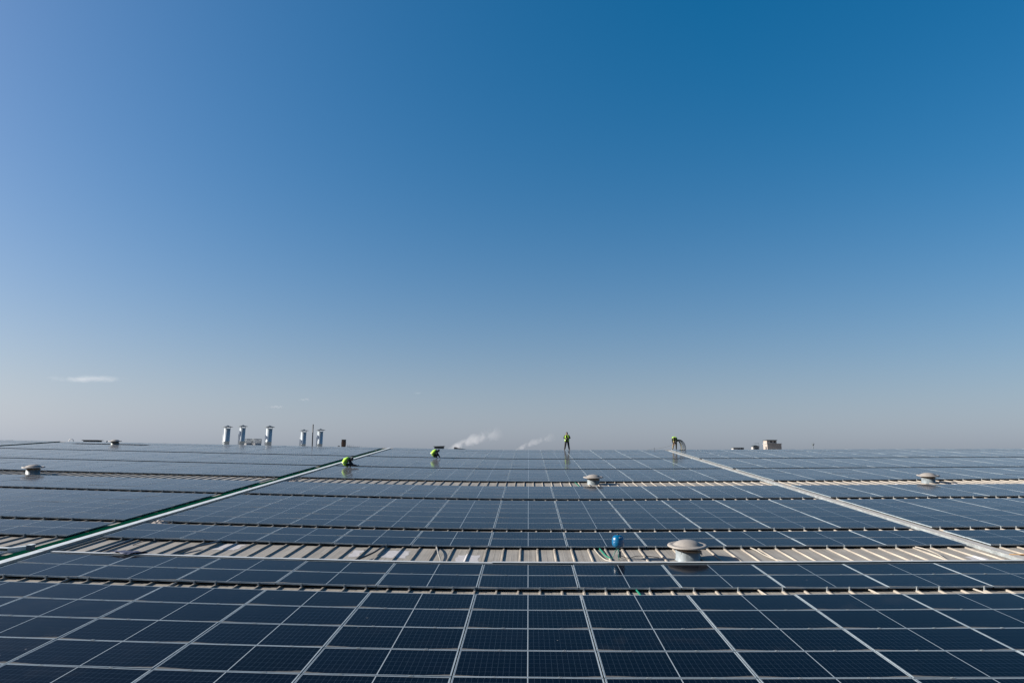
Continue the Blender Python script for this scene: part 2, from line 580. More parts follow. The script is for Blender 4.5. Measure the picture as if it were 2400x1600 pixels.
def sheet(bm, x0, x1, y0, y1, dz, wob=0.03, n=8):
    """a thin irregular patch lying on the roof pan and over a rib"""
    def zz(x, y):
        r = min(abs(x - rx) for rx in rib_x)
        return pan_z(x, y) + max(0, 0.041 - max(0, r - 0.017) * 2.4) + dz
    xs_ = [x0 + (x1 - x0) * i / 24 for i in range(25)]
    top = []
    for j in range(n + 1):
        t = j / n
        row = []
        for x in xs_:
            y = y0 + (y1 - y0) * t + (wob * math.sin(x * 17 + t * 5) if t in (0, 1) else 0)
            row.append(bm.verts.new((x + (wob * math.sin(t * 11 + x0) if x in (xs_[0], xs_[-1]) else 0), y, zz(x, y))))
        top.append(row)
    for a, b in zip(top, top[1:]):
        for i in range(24):
            bm.faces.new((a[i], a[i + 1], b[i + 1], b[i]))


for x0, x1, y0, y1 in ((-1.98, -1.36, 3.15, 4.35), (-4.05, -3.38, 3.85, 4.75), (-4.98, -4.68, 3.85, 4.7),
                       (-8.92, -8.3, 4.25, 5.05), (10.15, 10.42, 3.05, 3.5), (11.85, 12.3, 3.2, 4.0)):
    bm = bmesh.new()
    sheet(bm, x0, x1, y0, y1, 0.004)
    make('sealant_patch', bm, M['patch'], roof)
for rx in rib_x:                                     # pale taped rib ends, right of the middle strip
    if 10.5 < rx < 31 or rx in (rib_x[0],):
        bm = bmesh.new()
        w = random.uniform(0.05, 0.11)
        sheet(bm, rx - w, rx + w, 20.25, 20.25 + random.uniform(0.35, 0.8), 0.004, 0.01, 3)
        make('sealant_patch', bm, M['patch'], roof)

# ------------------------------------------------------------------ solar arrays
def panel_mesh(with_frame):
    bm = bmesh.new()
    hx, hy = PW / 2, PD / 2
    f = 0.0115
    box(bm, (0, 0, -0.0055), (PW - 2 * f, PD - 2 * f, 0.006), 0)
    if with_frame:
        frame_into(bm, 1)
    me = bpy.data.meshes.new('solar_panel')
    bmesh.ops.recalc_face_normals(bm, faces=bm.faces)
    bm.to_mesh(me)
    bm.free()
    me.materials.append(M['glass'])
    if with_frame:
        me.materials.append(M['alu'])
    return me


def frame_into(bm, mi):
    hx, hy = PW / 2, PD / 2
    f = 0.0115
    box(bm, (0, -hy + f / 2, -0.0175), (PW, f, 0.035), mi)
    box(bm, (0, hy - f / 2, -0.0175), (PW, f, 0.035), mi)
    box(bm, (-hx + f / 2, 0, -0.0175), (f, PD - 2 * f, 0.035), mi)
    box(bm, (hx - f / 2, 0, -0.0175), (f, PD - 2 * f, 0.035), mi)


pm_near = panel_mesh(False)
pm_far = panel_mesh(True)
bm = bmesh.new()
frame_into(bm, 0)
frame_me = bpy.data.meshes.new('frame')
bmesh.ops.recalc_face_normals(bm, faces=bm.faces)
bm.to_mesh(frame_me)
bm.free()
frame_me.materials.append(M['alu'])

bm = bmesh.new()                                  # bracket clipped on a rib, holding a front edge
box(bm, (0, -0.018, -0.045), (0.035, 0.03, 0.085))
box(bm, (0, -0.004, 0.004), (0.035, 0.03, 0.008))
box(bm, (0, -0.03, -0.075), (0.05, 0.05, 0.012))
box(bm, (0.0, -0.026, 0.0), (0.012, 0.012, 0.03))
clamp_me = bpy.data.meshes.new('clamp')
bm.to_mesh(clamp_me)
bm.free()
clamp_me.materials.append(M['galv'])
bm = bmesh.new()                                  # small clamp between two rows
box(bm, (0, 0, 0.002), (0.06, 0.034, 0.006))
box(bm, (0, 0, 0.007), (0.014, 0.014, 0.006))
mid_me = bpy.data.meshes.new('clamp')
bm.to_mesh(mid_me)
bm.free()
mid_me.materials.append(M['galv'])

# number -> (bottom edge, rows) measured up the slope
W = 2.3
ARR = {1: (-7 * PY, 7), 2: (0.242 * W, 2), 3: (2.2346 * W, 2), 4: (3.490 * W, 6), 5: (6.79 * W, 4),
       6: (9.848 * W, 6), 7: (13.109 * W, 7), 8: (16.918 * W, 7), 9: (20.50 * W, 2)}
ARR[1] = (-7 * PY, 7)
C_L, C_R = -5.5 * W, 5.5 * W
BLK = {'centre': (C_L, 11), 'left': (-5.97 * W - 13 * PX, 13), 'right': (5.79 * W, 17), 'farleft': (-19.42 * W - 5 * PX, 5)}
NUMW = {1: 'foremost', 2: 'second', 3: 'third', 4: 'fourth', 5: 'fifth', 6: 'sixth', 7: 'seventh', 8: 'eighth', 9: 'ninth'}
LAB = {
    ('centre', 1): 'dark navy solar array filling the foreground along the bottom of the photo',
    ('centre', 2): 'dark two row solar array in front of the blue tank and perforated cable tray',
    ('centre', 3): 'blue two row solar array directly behind the blue tank and the large vent',
    ('centre', 4): 'wide blue six row solar array in the middle of the photo between both gangways',
    ('centre', 5): 'solar array on the near side of the strip with the middle roof vent',
    ('centre', 6): 'solar array just beyond the middle roof vent, with the sitting worker on it',
    ('centre', 7): 'pale solar array the squatting worker sits on, between both gangways',
    ('centre', 8): 'thin far solar array between both gangways, just behind the squatting worker',
    ('centre', 9): 'narrow last solar array under the feet of the standing man on the ridge',
    ('left', 2): 'corner of a solar array at the left photo edge beside the cable junction box',
    ('left', 3): 'two row solar array left of the green walkway, just above the nearest bare strip',
    ('left', 4): 'greyish six row solar array left of the widest part of the green walkway',
    ('left', 5): 'greyish solar array on the near side of the left roof vent',
    ('left', 6): 'pale solar array just beyond the left roof vent on its bare roof strip',
    ('left', 7): 'second pale solar array beyond the left vent, with a faint pole reflection',
    ('left', 8): 'pale solar array just in front of the small far left vent',
    ('left', 9): 'pale last solar array below the five steel chimneys on the ridge',
    ('right', 3): 'two row solar array at the right photo edge, nearest one right of the metal tray',
    ('right', 4): 'blue six row solar array right of the metal tray with bright column lines',
    ('right', 5): 'blue solar array on the near side of the right roof vent',
    ('right', 6): 'blue solar array just beyond the right roof vent and its bare strip',
    ('right', 7): 'second solar array beyond the right roof vent, right of the metal tray',
    ('right', 8): 'third solar array beyond the right roof vent, thin in the distance',
    ('right', 9): 'last thin solar array below the small flat roofed building on the horizon',
    ('farleft', 7): 'nearest solar array left of the dark distant gangway line at the far left',
    ('farleft', 8): 'sliver of solar array at the far left edge beyond the dark gangway line',
    ('farleft', 9): 'last sliver of solar array on the ridge at the far left edge',
}
for blk, (bx, ncol) in BLK.items():
    for n, (by, nrow) in ARR.items():
        if (blk, n) not in LAB:
            continue
        spots = []
        for r in range(nrow):
            for c in range(ncol):
                x, y = bx + (c + .5) * PX, by + (r + .5) * PY
                if not any(in_view(x + a * PX / 2, y + b * PY / 2, S(x, y)) for a in (-1, 0, 1) for b in (-1, 1)):
                    continue
                if blk == 'left' and n == 8 and r == 6 and -42 < x < -34.5:
                    continue                          # bare gap round the far vent
                spots.append((x, y))
        if not spots:
            continue
        x0 = bx + ncol * PX / 2
        arr = thing('solar_array', LAB[(blk, n)], 'solar array', 'solar arrays on the roof')
        z0 = S(x0, by)
        base = Vector((x0, by, z0))
        arr.matrix_world = RA @ Matrix.Translation(base)
        near = n <= 4 and blk != 'farleft'
        for x, y in spots:
            sx, sy = slopes(x, y)
            loc = Vector((x, y, S(x, y) + random.uniform(-.002, .002))) - base
            rot = (math.atan(sy) + random.gauss(0, .0024), -math.atan(sx) + random.gauss(0, .002), random.gauss(0, .0006))
            p = place('solar_panel', pm_near if near else pm_far, arr, loc, rot)
            if near:
                place('frame', frame_me, p)
        if 2 <= n <= 6:                               # brackets on some of the ribs
            k = 0
            cs = []
            for i, rx in enumerate(rib_x):
                if not (bx + .1 < rx < bx + ncol * PX - .1) or not in_view(rx, by, S(rx, by), 1.02, 1.02):
                    continue
                k -= 1
                if k <= 0:
                    k = random.choice((1, 2, 2, 2, 3))
                    cs.append(rx)
            for rx in cs:
                place('clamp', clamp_me, arr, Vector((rx, by, S(rx, by))) - base)
        if blk == 'centre' and n <= 2:                # clamps along the row joints
            for r in range(1, nrow):
                yy = by + r * PY
                for c in range(ncol):
                    for q in (-.52, .55):
                        xx = bx + (c + .5) * PX + q + random.uniform(-.08, .08)
                        if in_view(xx, yy, S(xx, yy), 1.02, 1.02):
                            place('clamp', mid_me, arr, Vector((xx, yy, S(xx, yy))) - base)


# ------------------------------------------------------------------ gangways, trays
def run_y(name, mat_, x0, x1, y0, y1, z0, z1, parent, base):
    """a straight member running up the roof between y0 and y1, z measured from the panel plane"""
    bm = bmesh.new()
    rings = []
    for y in (y0, y1):
        rings.append([(x0, y, S(x0, y) + z0), (x1, y, S(x1, y) + z0), (x1, y, S(x1, y) + z1), (x0, y, S(x0, y) + z1)])
    loft(bm, [[Vector(p) - base for p in r] for r in rings], cap=True, smooth=False)
    return make(name, bm, mat_, parent)


def run_x(name, mat_, y0, y1, xa, xb, z0, z1, parent, base):
    bm = bmesh.new()
    n = max(1, int(abs(xb - xa) / 1.5))
    rings = []
    for i in range(n + 1):
        x = xa + (xb - xa) * i / n
        rings.append([(x, y0, S(x, y0) + z0), (x, y1, S(x, y1) + z0), (x, y1, S(x, y1) + z1), (x, y0, S(x, y0) + z1)])
    loft(bm, [[Vector(p) - base for p in r] for r in rings], cap=True, smooth=False)
    return make(name, bm, mat_, parent)


def roof_thing(name, label, cat, x, y, dz=PAN, group=None):
    t = thing(name, label, cat, group)
    base = Vector((x, y, S(x, y) + dz))
    t.matrix_world = RA @ Matrix.Translation(base)
    return t, base


# green grating walkway left of the central block
t, base = roof_thing('walkway', 'dark green grating walkway running up the roof beside a pale metal tray', 'walkway', -13.37, -6.0)
y = -6.0
first = True
while y < 48.6:
    ln = 2.95
    off = random.uniform(-.02, .02)
    hgt = random.uniform(-.045, -.03)
    run_y('plank', M['green'], -13.585 + off, -13.365 + off, y, y + ln, hgt - .028, hgt, t, base)
    run_y('plank', M['green'], -13.345 + off, -13.125 + off, y, y + ln, hgt - .028, hgt + .004, t, base)
    run_y('bearer', M['galv'], -13.6, -13.11, y + .4, y + .46, PAN + .003, hgt - .029, t, base)
    run_y('bearer', M['galv'], -13.6, -13.11, y + 2.4, y + 2.46, PAN + .003, hgt - .029, t, base)
    y += ln + (0.02 if random.random() < .7 else 0.35)
# pale cable tray right of it
t, base = roof_thing('cable_tray', 'pale galvanised cable tray with flat lids running up beside the green walkway', 'cable tray', -12.97, -6.0, group='cable trays on the roof')
run_y('tray_side', M['galv'], -13.075, -13.070, -6.0, 49.0, PAN + .004, .012, t, base)
run_y('tray_side', M['galv'], -12.868, -12.863, -6.0, 49.0, PAN + .004, .012, t, base)
run_y('tray_base', M['galv'], -13.068, -12.870, -6.0, 49.0, PAN + .004, PAN + .009, t, base)
y = -6.0
while y < 48.9:
    z = .0145 + random.uniform(0, .004)
    run_y('lid', M['lid'], -13.085, -12.853, y, min(y + 2.99, 49.0), z, z + .006, t, base)
    y += 3.0
bm = bmesh.new()
tube(bm, [Vector((-12.76, yy, S(-12.76, yy) + PAN + .03)) - base for yy in (-6, 20, 49)], 0.022)
tag(make('conduit', bm, M['beige'], t), None)

# right gangway
t, base = roof_thing('cable_tray', 'bright metal cable tray running up the roof to the bending man', 'cable tray', 12.95, 2.9, group='cable trays on the roof')
run_y('tray_side', M['galv'], 12.865, 12.870, 2.9, 48.4, PAN + .004, -.012, t, base)
run_y('tray_side', M['galv'], 13.095, 13.100, 2.9, 48.4, PAN + .004, -.012, t, base)
run_y('tray_base', M['galv'], 12.872, 13.093, 2.9, 48.4, PAN + .004, PAN + .009, t, base)
y = 2.9
while y < 48.3:
    z = -.009 + random.uniform(0, .004)
    run_y('lid', M['warmlid'], 12.852, 13.113, y, min(y + 2.99, 48.4), z, z + .005, t, base)
    y += 3.0
for yy in (4.2, 7.4, 10.5, 14.0, 18.2, 23.0, 28.0, 34.0, 41.0):
    run_y('bracket', M['galv'], 12.82, 13.15, yy, yy + .05, PAN + .0005, PAN + .0035, t, base)

# tray across the top of the second array
YT = ARR[2][0] + 2 * PY + 0.03
t, base = roof_thing('cable_tray', 'perforated cable tray with a thin white lid crossing below the blue tank', 'cable tray', -12.0, YT, group='cable trays on the roof')
for xa, xb, dy, dz in ((-12.62, -0.92, 0.0, 0.0), (-0.95, 13.15, 0.035, 0.013)):
    run_x('tray_side', M['perf'], YT + dy, YT + dy + .004, xa, xb, PAN + .004, .006 + dz, t, base)
    run_x('tray_side', M['galv'], YT + dy + .116, YT + dy + .120, xa, xb, PAN + .004, .006 + dz, t, base)
    run_x('tray_base', M['galv'], YT + dy + .005, YT + dy + .115, xa, xb, PAN + .004, PAN + .008, t, base)
    x = xa
    while x < xb - .05:
        xe = min(x + 2.995, xb)
        z = .0085 + dz + random.uniform(0, .004)
        run_x('lid', M['greylid'], YT + dy - .008, YT + dy + .128, x, xe, z, z + .007, t, base)
        x += 3.0
    # punched slots in the front side
    bm = bmesh.new()
    x = xa + .05
    while x < xb - .08:
        z = S(x, YT) - .026 + dz
        for q in (0, .03):
            v = [bm.verts.new(Vector((x + a, YT + dy - .0015, z + b - q)) - base) for a, b in ((0, 0), (.028, 0), (.028, .012), (0, .012))]
            bm.faces.new(v)
        x += .05
    tag(make('slots', bm, M['dark'], t), kind='stuff')

# tray of the left block, with an elbow and a junction box
t, base = roof_thing('cable_tray', 'short white edged cable tray with an elbow at the left photo edge', 'cable tray', -14.5, 3.1, group='cable trays on the roof')
run_x('tray_side', M['perf'], 3.10, 3.105, -17.5, -13.95, PAN + .004, .012, t, base)
run_x('lid', M['lid'], 3.09, 3.24, -17.5, -13.95, .014, .022, t, base)
bm = bmesh.new()
pl = [(-13.95, 3.09), (-13.95, 3.24), (-13.72, 3.66), (-13.58, 3.55)]
vs0 = [bm.verts.new(Vector((a, b, S(a, b) + PAN + .004)) - base) for a, b in pl]
vs1 = [bm.verts.new(Vector((a, b, S(a, b) + .020)) - base) for a, b in pl]
bm.faces.new(vs0)
bm.faces.new(list(reversed(vs1)))
for i in range(4):
    j = (i + 1) % 4
    bm.faces.new((vs0[i], vs0[j], vs1[j], vs1[i]))
make('elbow', bm, M['lid'], t)
t, base = roof_thing('junction_box', 'small dark blue junction box beside the green walkway near the left edge', 'junction box', -13.44, 3.25)
bm = bmesh.new()
box(bm, (0, 0, .115), (.14, .16, .17))
bmesh.ops.bevel(bm, geom=bm.edges[:], offset=.008, segments=2, affect='EDGES')
make('housing', bm, M['slate'], t)
bm = bmesh.new()
box(bm, (0, 0, .206), (.16, .18, .012))
make('lid', bm, M['lid'], t)
bm = bmesh.new()
for q in (-.04, .04):
    tube(bm, catmull([(q, -.07, .06), (q - .03, -.2, .03), (q - .1, -.5, .02), (q - .12, -.8, .05)]), .016)
make('cable', bm, M['slate'], t)

# distant gangway on the far left: dark open channel
t, base = roof_thing('cable_tray', 'distant dark gangway channel crossing the pale arrays at the far left', 'cable tray', -44.2, 30.0, group='cable trays on the roof')
run_y('tray_side', M['green'], -44.45, -44.42, 28.0, 49.0, PAN + .004, .01, t, base)
run_y('tray_base', M['dark'], -44.415, -43.95, 28.0, 49.0, PAN + .005, PAN + .012, t, base)
run_y('tray_side', M['green'], -43.945, -43.92, 28.0, 49.0, PAN + .004, -.02, t, base)


# ------------------------------------------------------------------ vents
def make_vent(label, x, y, turn=0.0):
    t = thing('roof_vent', label, 'roof vent', 'mushroom vents on the bare roof strips')
    on_roof(t, x, y, pan_z(x, y))
    t.matrix_world = t.matrix_world @ Matrix.Rotation(turn, 4, 'Z')
    return t


def vent_parts(t):
    bm = bmesh.new()
    lathe(bm, [(.345, -.01), (.345, .012), (.325, .02), (.325, .27), (.300, .27), (.300, .1)], 40, cap=False)
    make('base', bm, M['ventbase'], t)
    bm = bmesh.new()
    lathe(bm, [(.30, .25), (.355, .262), (.362, .275), (.352, .285), (.30, .30)], 40, cap=False)
    for v in bm.verts:
        v.co.z += -.10 * v.co.x
    make('lip', bm, M['rust'], t)
    bm = bmesh.new()
    lathe(bm, [(.292, .12), (.292, .40)], 40, cap=False)
    make('screen', bm, M['dark'], t)
    for a in range(4):
        bm = bmesh.new()
        ang = PI / 4 + a * PI / 2
        ca, sa = math.cos(ang), math.sin(ang)
        tube(bm, [(.318 * ca, .318 * sa, .2), (.322 * ca, .322 * sa, .40)], .012, 6)
        make('strut', bm, M['galv'], t)
    bm = bmesh.new()
    lathe(bm, [(.02, .385), (.30, .38), (.50, .355), (.535, .362), (.541, .380), (.525, .402), (.475, .418), (.435, .412),
               (.400, .404), (.378, .408), (.350, .432), (.305, .462), (.245, .490), (.17, .512), (.09, .526), (.012, .531)], 48)
    make('cap', bm, M['cap'], t)


va = make_vent('largest mushroom roof vent with a pale dished cap, right of the blue tank', 4.35, 3.84)
vent_parts(va)
bm = bmesh.new()
box(bm, (.35, -.02, .2), (.03, .07, .09))
box(bm, (.37, -.03, .16), (.02, .04, .06))
make('bracket', bm, M['patch'], va)
for label, x, y, a in (('grey mushroom vent in the middle of the photo on the middle bare strip', 3.49, 21.95, .5),
                       ('mushroom vent on the right bare strip near the right photo edge', 21.1, 21.75, 1.2),
                       ('mushroom vent on the left bare strip near the left photo edge', -26.7, 21.35, 2.1),
                       ('smallest mushroom vent far off on the left near the ridge', -37.55, 46.4, .3)):
    v = make_vent(label, x, y, a)
    for ch in list(va.children):
        if ch.name.startswith('bracket'):
            continue
        cp = ch.copy()
        C.objects.link(cp)
        cp.parent = v

# ------------------------------------------------------------------ blue tank on its stand
tx, ty = 2.47, 3.90
t = thing('pressure_tank', 'round blue pressure tank with a white label on green pipe legs', 'tank')
on_roof(t, tx, ty, pan_z(tx, ty), upright=True)
bm = bmesh.new()
prof = [(.015, .305), (.05, .306), (.09, .315), (.128, .335), (.155, .37), (.168, .41), (.170, .46), (.168, .52), (.158, .57),
        (.135, .612), (.10, .638), (.06, .650), (.02, .654)]
lathe(bm, prof, 40)
make('tank_body', bm, M['blue'], t)
bm = bmesh.new()
lathe(bm, [(.1705, .452), (.174, .456), (.174, .466), (.1705, .470)], 40, cap=False)
make('seam', bm, M['blue'], t)
bm = bmesh.new()
lathe(bm, [(.03, .648), (.03, .672), (.022, .678), (.002, .679)], 16)
make('valve_cap', bm, M['black'], t)
bm = bmesh.new()
rr = []
for z, r in ((.585, .1545), (.598, .1475), (.611, .139)):
    rr.append([(r * math.cos(a), r * math.sin(a), z) for a in [R(-88 + 34 * i / 8) for i in range(9)]])
loft(bm, rr, cap=False, closed=False)
make('label', bm, M['label'], t)
for (lx, ly) in ((-.20, -.08), (.0, -.12), (.09, .17)):
    bm = bmesh.new()
    tube(bm, [(lx * .15, ly * .15, .31), (lx * .6, ly * .6, .15), (lx, ly, .0)], .011, 8)
    make('leg', bm, M['teal'], t)
bm = bmesh.new()
tube(bm, [(0, 0, .31), (0, 0, .06)], .018, 10)
box(bm, (0.03, 0, .14), (.09, .05, .16))
make('valve', bm, M['slate'], t)


# ------------------------------------------------------------------ cables, hoses, loose things
def cable(name, label, cat, pts, r, m, lift=0.0, group=None):
    x0, y0 = pts[0][:2]
    base = Vector((x0, y0, pan_z(x0, y0)))
    P = catmull([(p[0], p[1], pan_z(p[0], p[1]) + r + (p[2] if len(p) > 2 else lift)) for p in pts], 7)
    bm = bmesh.new()
    tube(bm, [p - base for p in P], r, 8)
    o = make(name, bm, m)
    o.matrix_world = RA @ Matrix.Translation(base)
    return tag(o, label, cat, group)


GC = 'loose cables on the nearest bare roof strip'
cable('cable', 'thin dark cable branching on the bare roof near the navy sheet', 'cable', [(-11.36, 4.5), (-11.2, 4.8, .05), (-10.95, 5.1, .02), (-10.7, 5.3)], .012, M['black'], group=GC)
cable('hose', 'thick grey hose curving from under the third array at the left of the bare strip', 'hose',
      [(-9.62, 3.1), (-9.6, 3.6, .03), (-9.45, 4.1, .05), (-9.2, 4.6, .06), (-9.1, 5.3, .03)], .028, M['slate'], group=GC)
cable('conduit', 'straight dark conduit beside a rib at the left end of the bare strip', 'conduit', [(-11.68, 3.1), (-11.72, 4.2), (-11.76, 5.6)], .035, M['slate'], group=GC)
cable('cable', 'thick dark cable bending over two ribs left of the white patches', 'cable',
      [(-4.68, 3.1, .02), (-4.45, 3.55, .05), (-4.3, 4.1, .06), (-4.25, 4.7, .05), (-4.2, 5.3, .02)], .026, M['black'], group=GC)
cable('cable', 'grey cable arching over the roof between two white patches', 'cable',
      [(-2.72, 5.3, .03), (-2.62, 4.75, .07), (-2.5, 4.1, .07), (-2.36, 3.5, .02), (-2.3, 3.1)], .02, M['grey'], group=GC)
cable('cable', 'pale cable curving on the bare strip just right of the large vent', 'cable',
      [(6.45, 5.3, .02), (6.5, 4.75, .03), (6.55, 4.1, .02), (6.75, 3.55, .01), (7.3, 3.2)], .02, M['beige'], group=GC)
cable('cable', 'long pale cable lying on the bare strip near the metal tray on the right', 'cable',
      [(11.15, 5.3, .02), (11.25, 4.8, .03), (11.25, 4.2, .02), (11.15, 3.6), (11.2, 3.2)], .02, M['beige'], group=GC)
cable('pole', 'brown wooden pole lying on the roof at the right photo edge', 'pole', [(12.9, 3.75, .08), (14.6, 3.6, .08)], .025, M['wood'])
cable('hose', 'green hose running on the roof to the foot of the blue tank', 'hose', [(2.08, 5.3, .01), (2.12, 4.7, .02), (2.16, 4.2, .02), (2.26, 3.85, .01)], .022, M['greenhose'], group=GC)
cable('hose', 'pale hose curving to the cable tray left of the blue tank', 'hose',
      [(1.92, 5.3, .01), (1.95, 4.75, .02), (2.0, 4.2, .02), (2.12, 3.7, .01), (2.4, 3.45, .01), (2.9, 3.3, .01)], .018, M['beige'], group=GC)
cable('cable', 'thin black cable trailing along the roof right of the blue tank', 'cable',
      [(2.52, 4.05, .08), (2.75, 4.0, .01), (3.0, 4.15, .03), (3.3, 4.0, .06), (3.6, 4.05, .01)], .009, M['black'], group=GC)
cable('hose', 'short green hose end in the narrow gap behind the foremost array', 'hose', [(2.44, .62, .03), (2.46, .3, .03), (2.48, 0.0, .02)], .022, M['greenhose'])
cable('hose', 'pale green hose crossing the middle bare strip left of its vent', 'hose', [(2.55, 22.6, .01), (2.6, 21.6, .02), (2.68, 20.3, .01)], .02, M['greenhose'])
for k, xx in enumerate((-10.55, -8.05, 5.15, 7.6, 9.9)):
    cable('conduit', ['grey conduit stub under the second array left of its centre, nearest the left edge', 'grey conduit stub in the narrow gap behind the foremost array, second from left',
                      'pale conduit stub in the narrow gap below the large vent', 'pale conduit stub in the narrow gap, second from the right edge',
                      'pale conduit stub in the narrow gap, nearest the right edge'][k], 'conduit',
          [(xx, .8, .02), (xx + .03, .3, .03), (xx + .1, -.1, .02)], .02, M['grey'] if k < 2 else M['beige'], group='conduit stubs in the narrow gap')

# navy sheet folded over the tray
bm = bmesh.new()
nx, ny = 26, 16
rows = []
for j in range(ny + 1):
    row = []
    for i in range(nx + 1):
        u, v = i / nx, j / ny
        x = -11.15 + 0.85 * u + .12 * math.sin(v * 5)
        y = 2.86 + .68 * v + .08 * math.sin(u * 7)
        top = .012 if y < YT - .03 else (.05 if y < YT + .17 else max(PAN + .045, .05 - (y - YT - .17) * .45))
        z = S(x, y) + top + .012 * (math.sin(u * 23 + v * 9) + math.sin(v * 19 - u * 8)) * (.3 + .7 * v) + .012
        row.append(bm.verts.new((x + 10.7, y - 3.0, z - S(-10.7, 3.0))))
    rows.append(row)
for a, b in zip(rows, rows[1:]):
    for i in range(nx):
        f = bm.faces.new((a[i], a[i + 1], b[i + 1], b[i]))
        f.smooth = True
o = make('plastic_sheet', bm, M['tarp'])
so = o.modifiers.new('solid', 'SOLIDIFY')
so.thickness = .004
o.matrix_world = RA @ Matrix.Translation((-10.7, 3.0, S(-10.7, 3.0)))
tag(o, 'dark navy plastic sheet draped over the cable tray on the left of the bare strip', 'plastic sheet')


def rag(label, x, y, z, sx, sy, h, m):
    bm = bmesh.new()
    n = 8
    rows = []
    for j in range(n + 1):
        rows.append([bm.verts.new(((i / n - .5) * sx, (j / n - .5) * sy,
                                   h * math.cos((i / n - .5) * PI) * math.cos((j / n - .5) * PI) * (1 + .5 * math.sin(i * 2.1 + j * 1.7)))) for i in range(n + 1)])
    for a, b in zip(rows, rows[1:]):
        for i in range(n):
            bm.faces.new((a[i], a[i + 1], b[i + 1], b[i]))
    o = make('rag', bm, m)
    s_ = o.modifiers.new('solid', 'SOLIDIFY')
    s_.thickness = .004
    on_roof(o, x, y, z)
    tag(o, label, 'rag')


rag('crumpled beige rag at the left end of the gap under the wide middle array', -12.4, 7.85, S(-12.4, 7.85) - .06, .5, .3, .09, M['cream'])
rag('crumpled pale rag beside the tray at the left end of the middle bare strip', -12.25, 20.6, S(-12.3, 20.6) - .06, .6, .4, .08, M['cream'])


# ------------------------------------------------------------------ people
def skin_body(name, joints, bones, parent, subdiv=1):
    names = list(joints)
    me = bpy.data.meshes.new(name)
    me.from_pydata([joints[n][0] for n in names], [(names.index(a), names.index(b)) for a, b, _ in bones], [])
    o = bpy.data.objects.new(name, me)
    C.objects.link(o)
    md = o.modifiers.new('skin', 'SKIN')
    for i, n in enumerate(names):
        r = joints[n][1]
        if not isinstance(r, tuple):
            r = r * 1.24 if r > .028 else r
        elif r[0] > .05:
            r = (r[0] * 1.16, r[1] * 1.16)
        sv = me.skin_vertices[0].data[i]
        sv.radius = (r, r) if not isinstance(r, tuple) else r
        sv.use_root = (n == 'pelvis')
    sb = o.modifiers.new('sub', 'SUBSURF')
    sb.levels = sb.render_levels = subdiv
    dg = bpy.context.evaluated_depsgraph_get()
    dg.update()
    nm = bpy.data.meshes.new_from_object(o.evaluated_get(dg))
    bpy.data.objects.remove(o)
    bpy.data.meshes.remove(me)
    nm.name = name
    mats = []
    for _, _, m in bones:
        if m not in mats:
            mats.append(m)
    nm.materials.clear()
    for m in mats:
        nm.materials.append(M[m])
    segs = [(Vector(joints[a][0]), Vector(joints[b][0]), mats.index(m)) for a, b, m in bones]
    for p in nm.polygons:
        best = (1e9, 0)
        c = p.center
        for a, b, mi in segs:
            d = b - a
            tt = max(0, min(1, (c - a).dot(d) / max(d.length_squared, 1e-9)))
            q = (a + d * tt - c).length
            if q < best[0]:
                best = (q, mi)
        p.material_index = best[1]
        p.use_smooth = True
    return place(name, nm, parent)


def hand_bones(J, B, side, wrist, direction, palm_side, mt='skin'):
    """palm, four unequal bent fingers and a thumb; direction along the fingers, palm_side across"""
    d = Vector(direction).normalized()
    s = Vector(palm_side)
    s = (s - d * s.dot(d)).normalized()
    nrm = d.cross(s).normalized()
    w = Vector(wrist)
    palm = side + 'palm'
    J[palm] = (tuple(w + d * .055), (.034, .018))
    B.append((side + 'wrist', palm, mt))
    for k, (o_, ln) in enumerate(((-.03, .062), (-.010, .072), (.011, .068), (.031, .052))):
        a, b, c = [side + 'f%d%d' % (k, q) for q in range(3)]
        p0 = w + d * .085 + s * o_
        p1 = p0 + d * ln * .5 + nrm * .006
        p2 = p1 + d * ln * .4 + nrm * .02
        J[a] = (tuple(p0), .0095)
        J[b] = (tuple(p1), .009)
        J[c] = (tuple(p2), .007)
        B += [(palm, a, mt), (a, b, mt), (b, c, mt)]
    p0 = w + d * .035 - s * .036
    p1 = p0 + d * .03 - s * .022 + nrm * .01
    p2 = p1 + d * .03 - s * .004 + nrm * .012
    for q, (p, r) in enumerate(((p0, .011), (p1, .010), (p2, .008))):
        J[side + 't%d' % q] = (tuple(p), r)
    B += [(palm, side + 't0', mt), (side + 't0', side + 't1', mt), (side + 't1', side + 't2', mt)]


def ellipse_tube(bm, path, gap=0.0, seg=20, mi=0, front=Vector((0, -1, 0))):
    """path: (centre, half width, half depth, across, forward); a garment shell open by gap radians in front"""
    rings = []
    for c, a, b, ac, fw in path:
        a, b = a * 1.13, b * 1.13
        c, ac, fw = Vector(c), Vector(ac).normalized(), Vector(fw).normalized()
        g = gap / 2
        n = seg
        ring = []
        for i in range(n + (0 if gap == 0 else 1)):
            th = g + (2 * PI - gap) * i / n
            ring.append(c + a * math.sin(th) * ac + b * math.cos(th) * fw)
        rings.append(ring)
    loft(bm, rings, cap=False, mi=mi, closed=(gap == 0))


def garment(name, path, m, parent, gap=0.0, thick=.012):
    bm = bmesh.new()
    ellipse_tube(bm, path, gap)
    o = make(name, bm, m, parent)
    s_ = o.modifiers.new('solid', 'SOLIDIFY')
    s_.thickness = thick
    s_.offset = 1
    return o


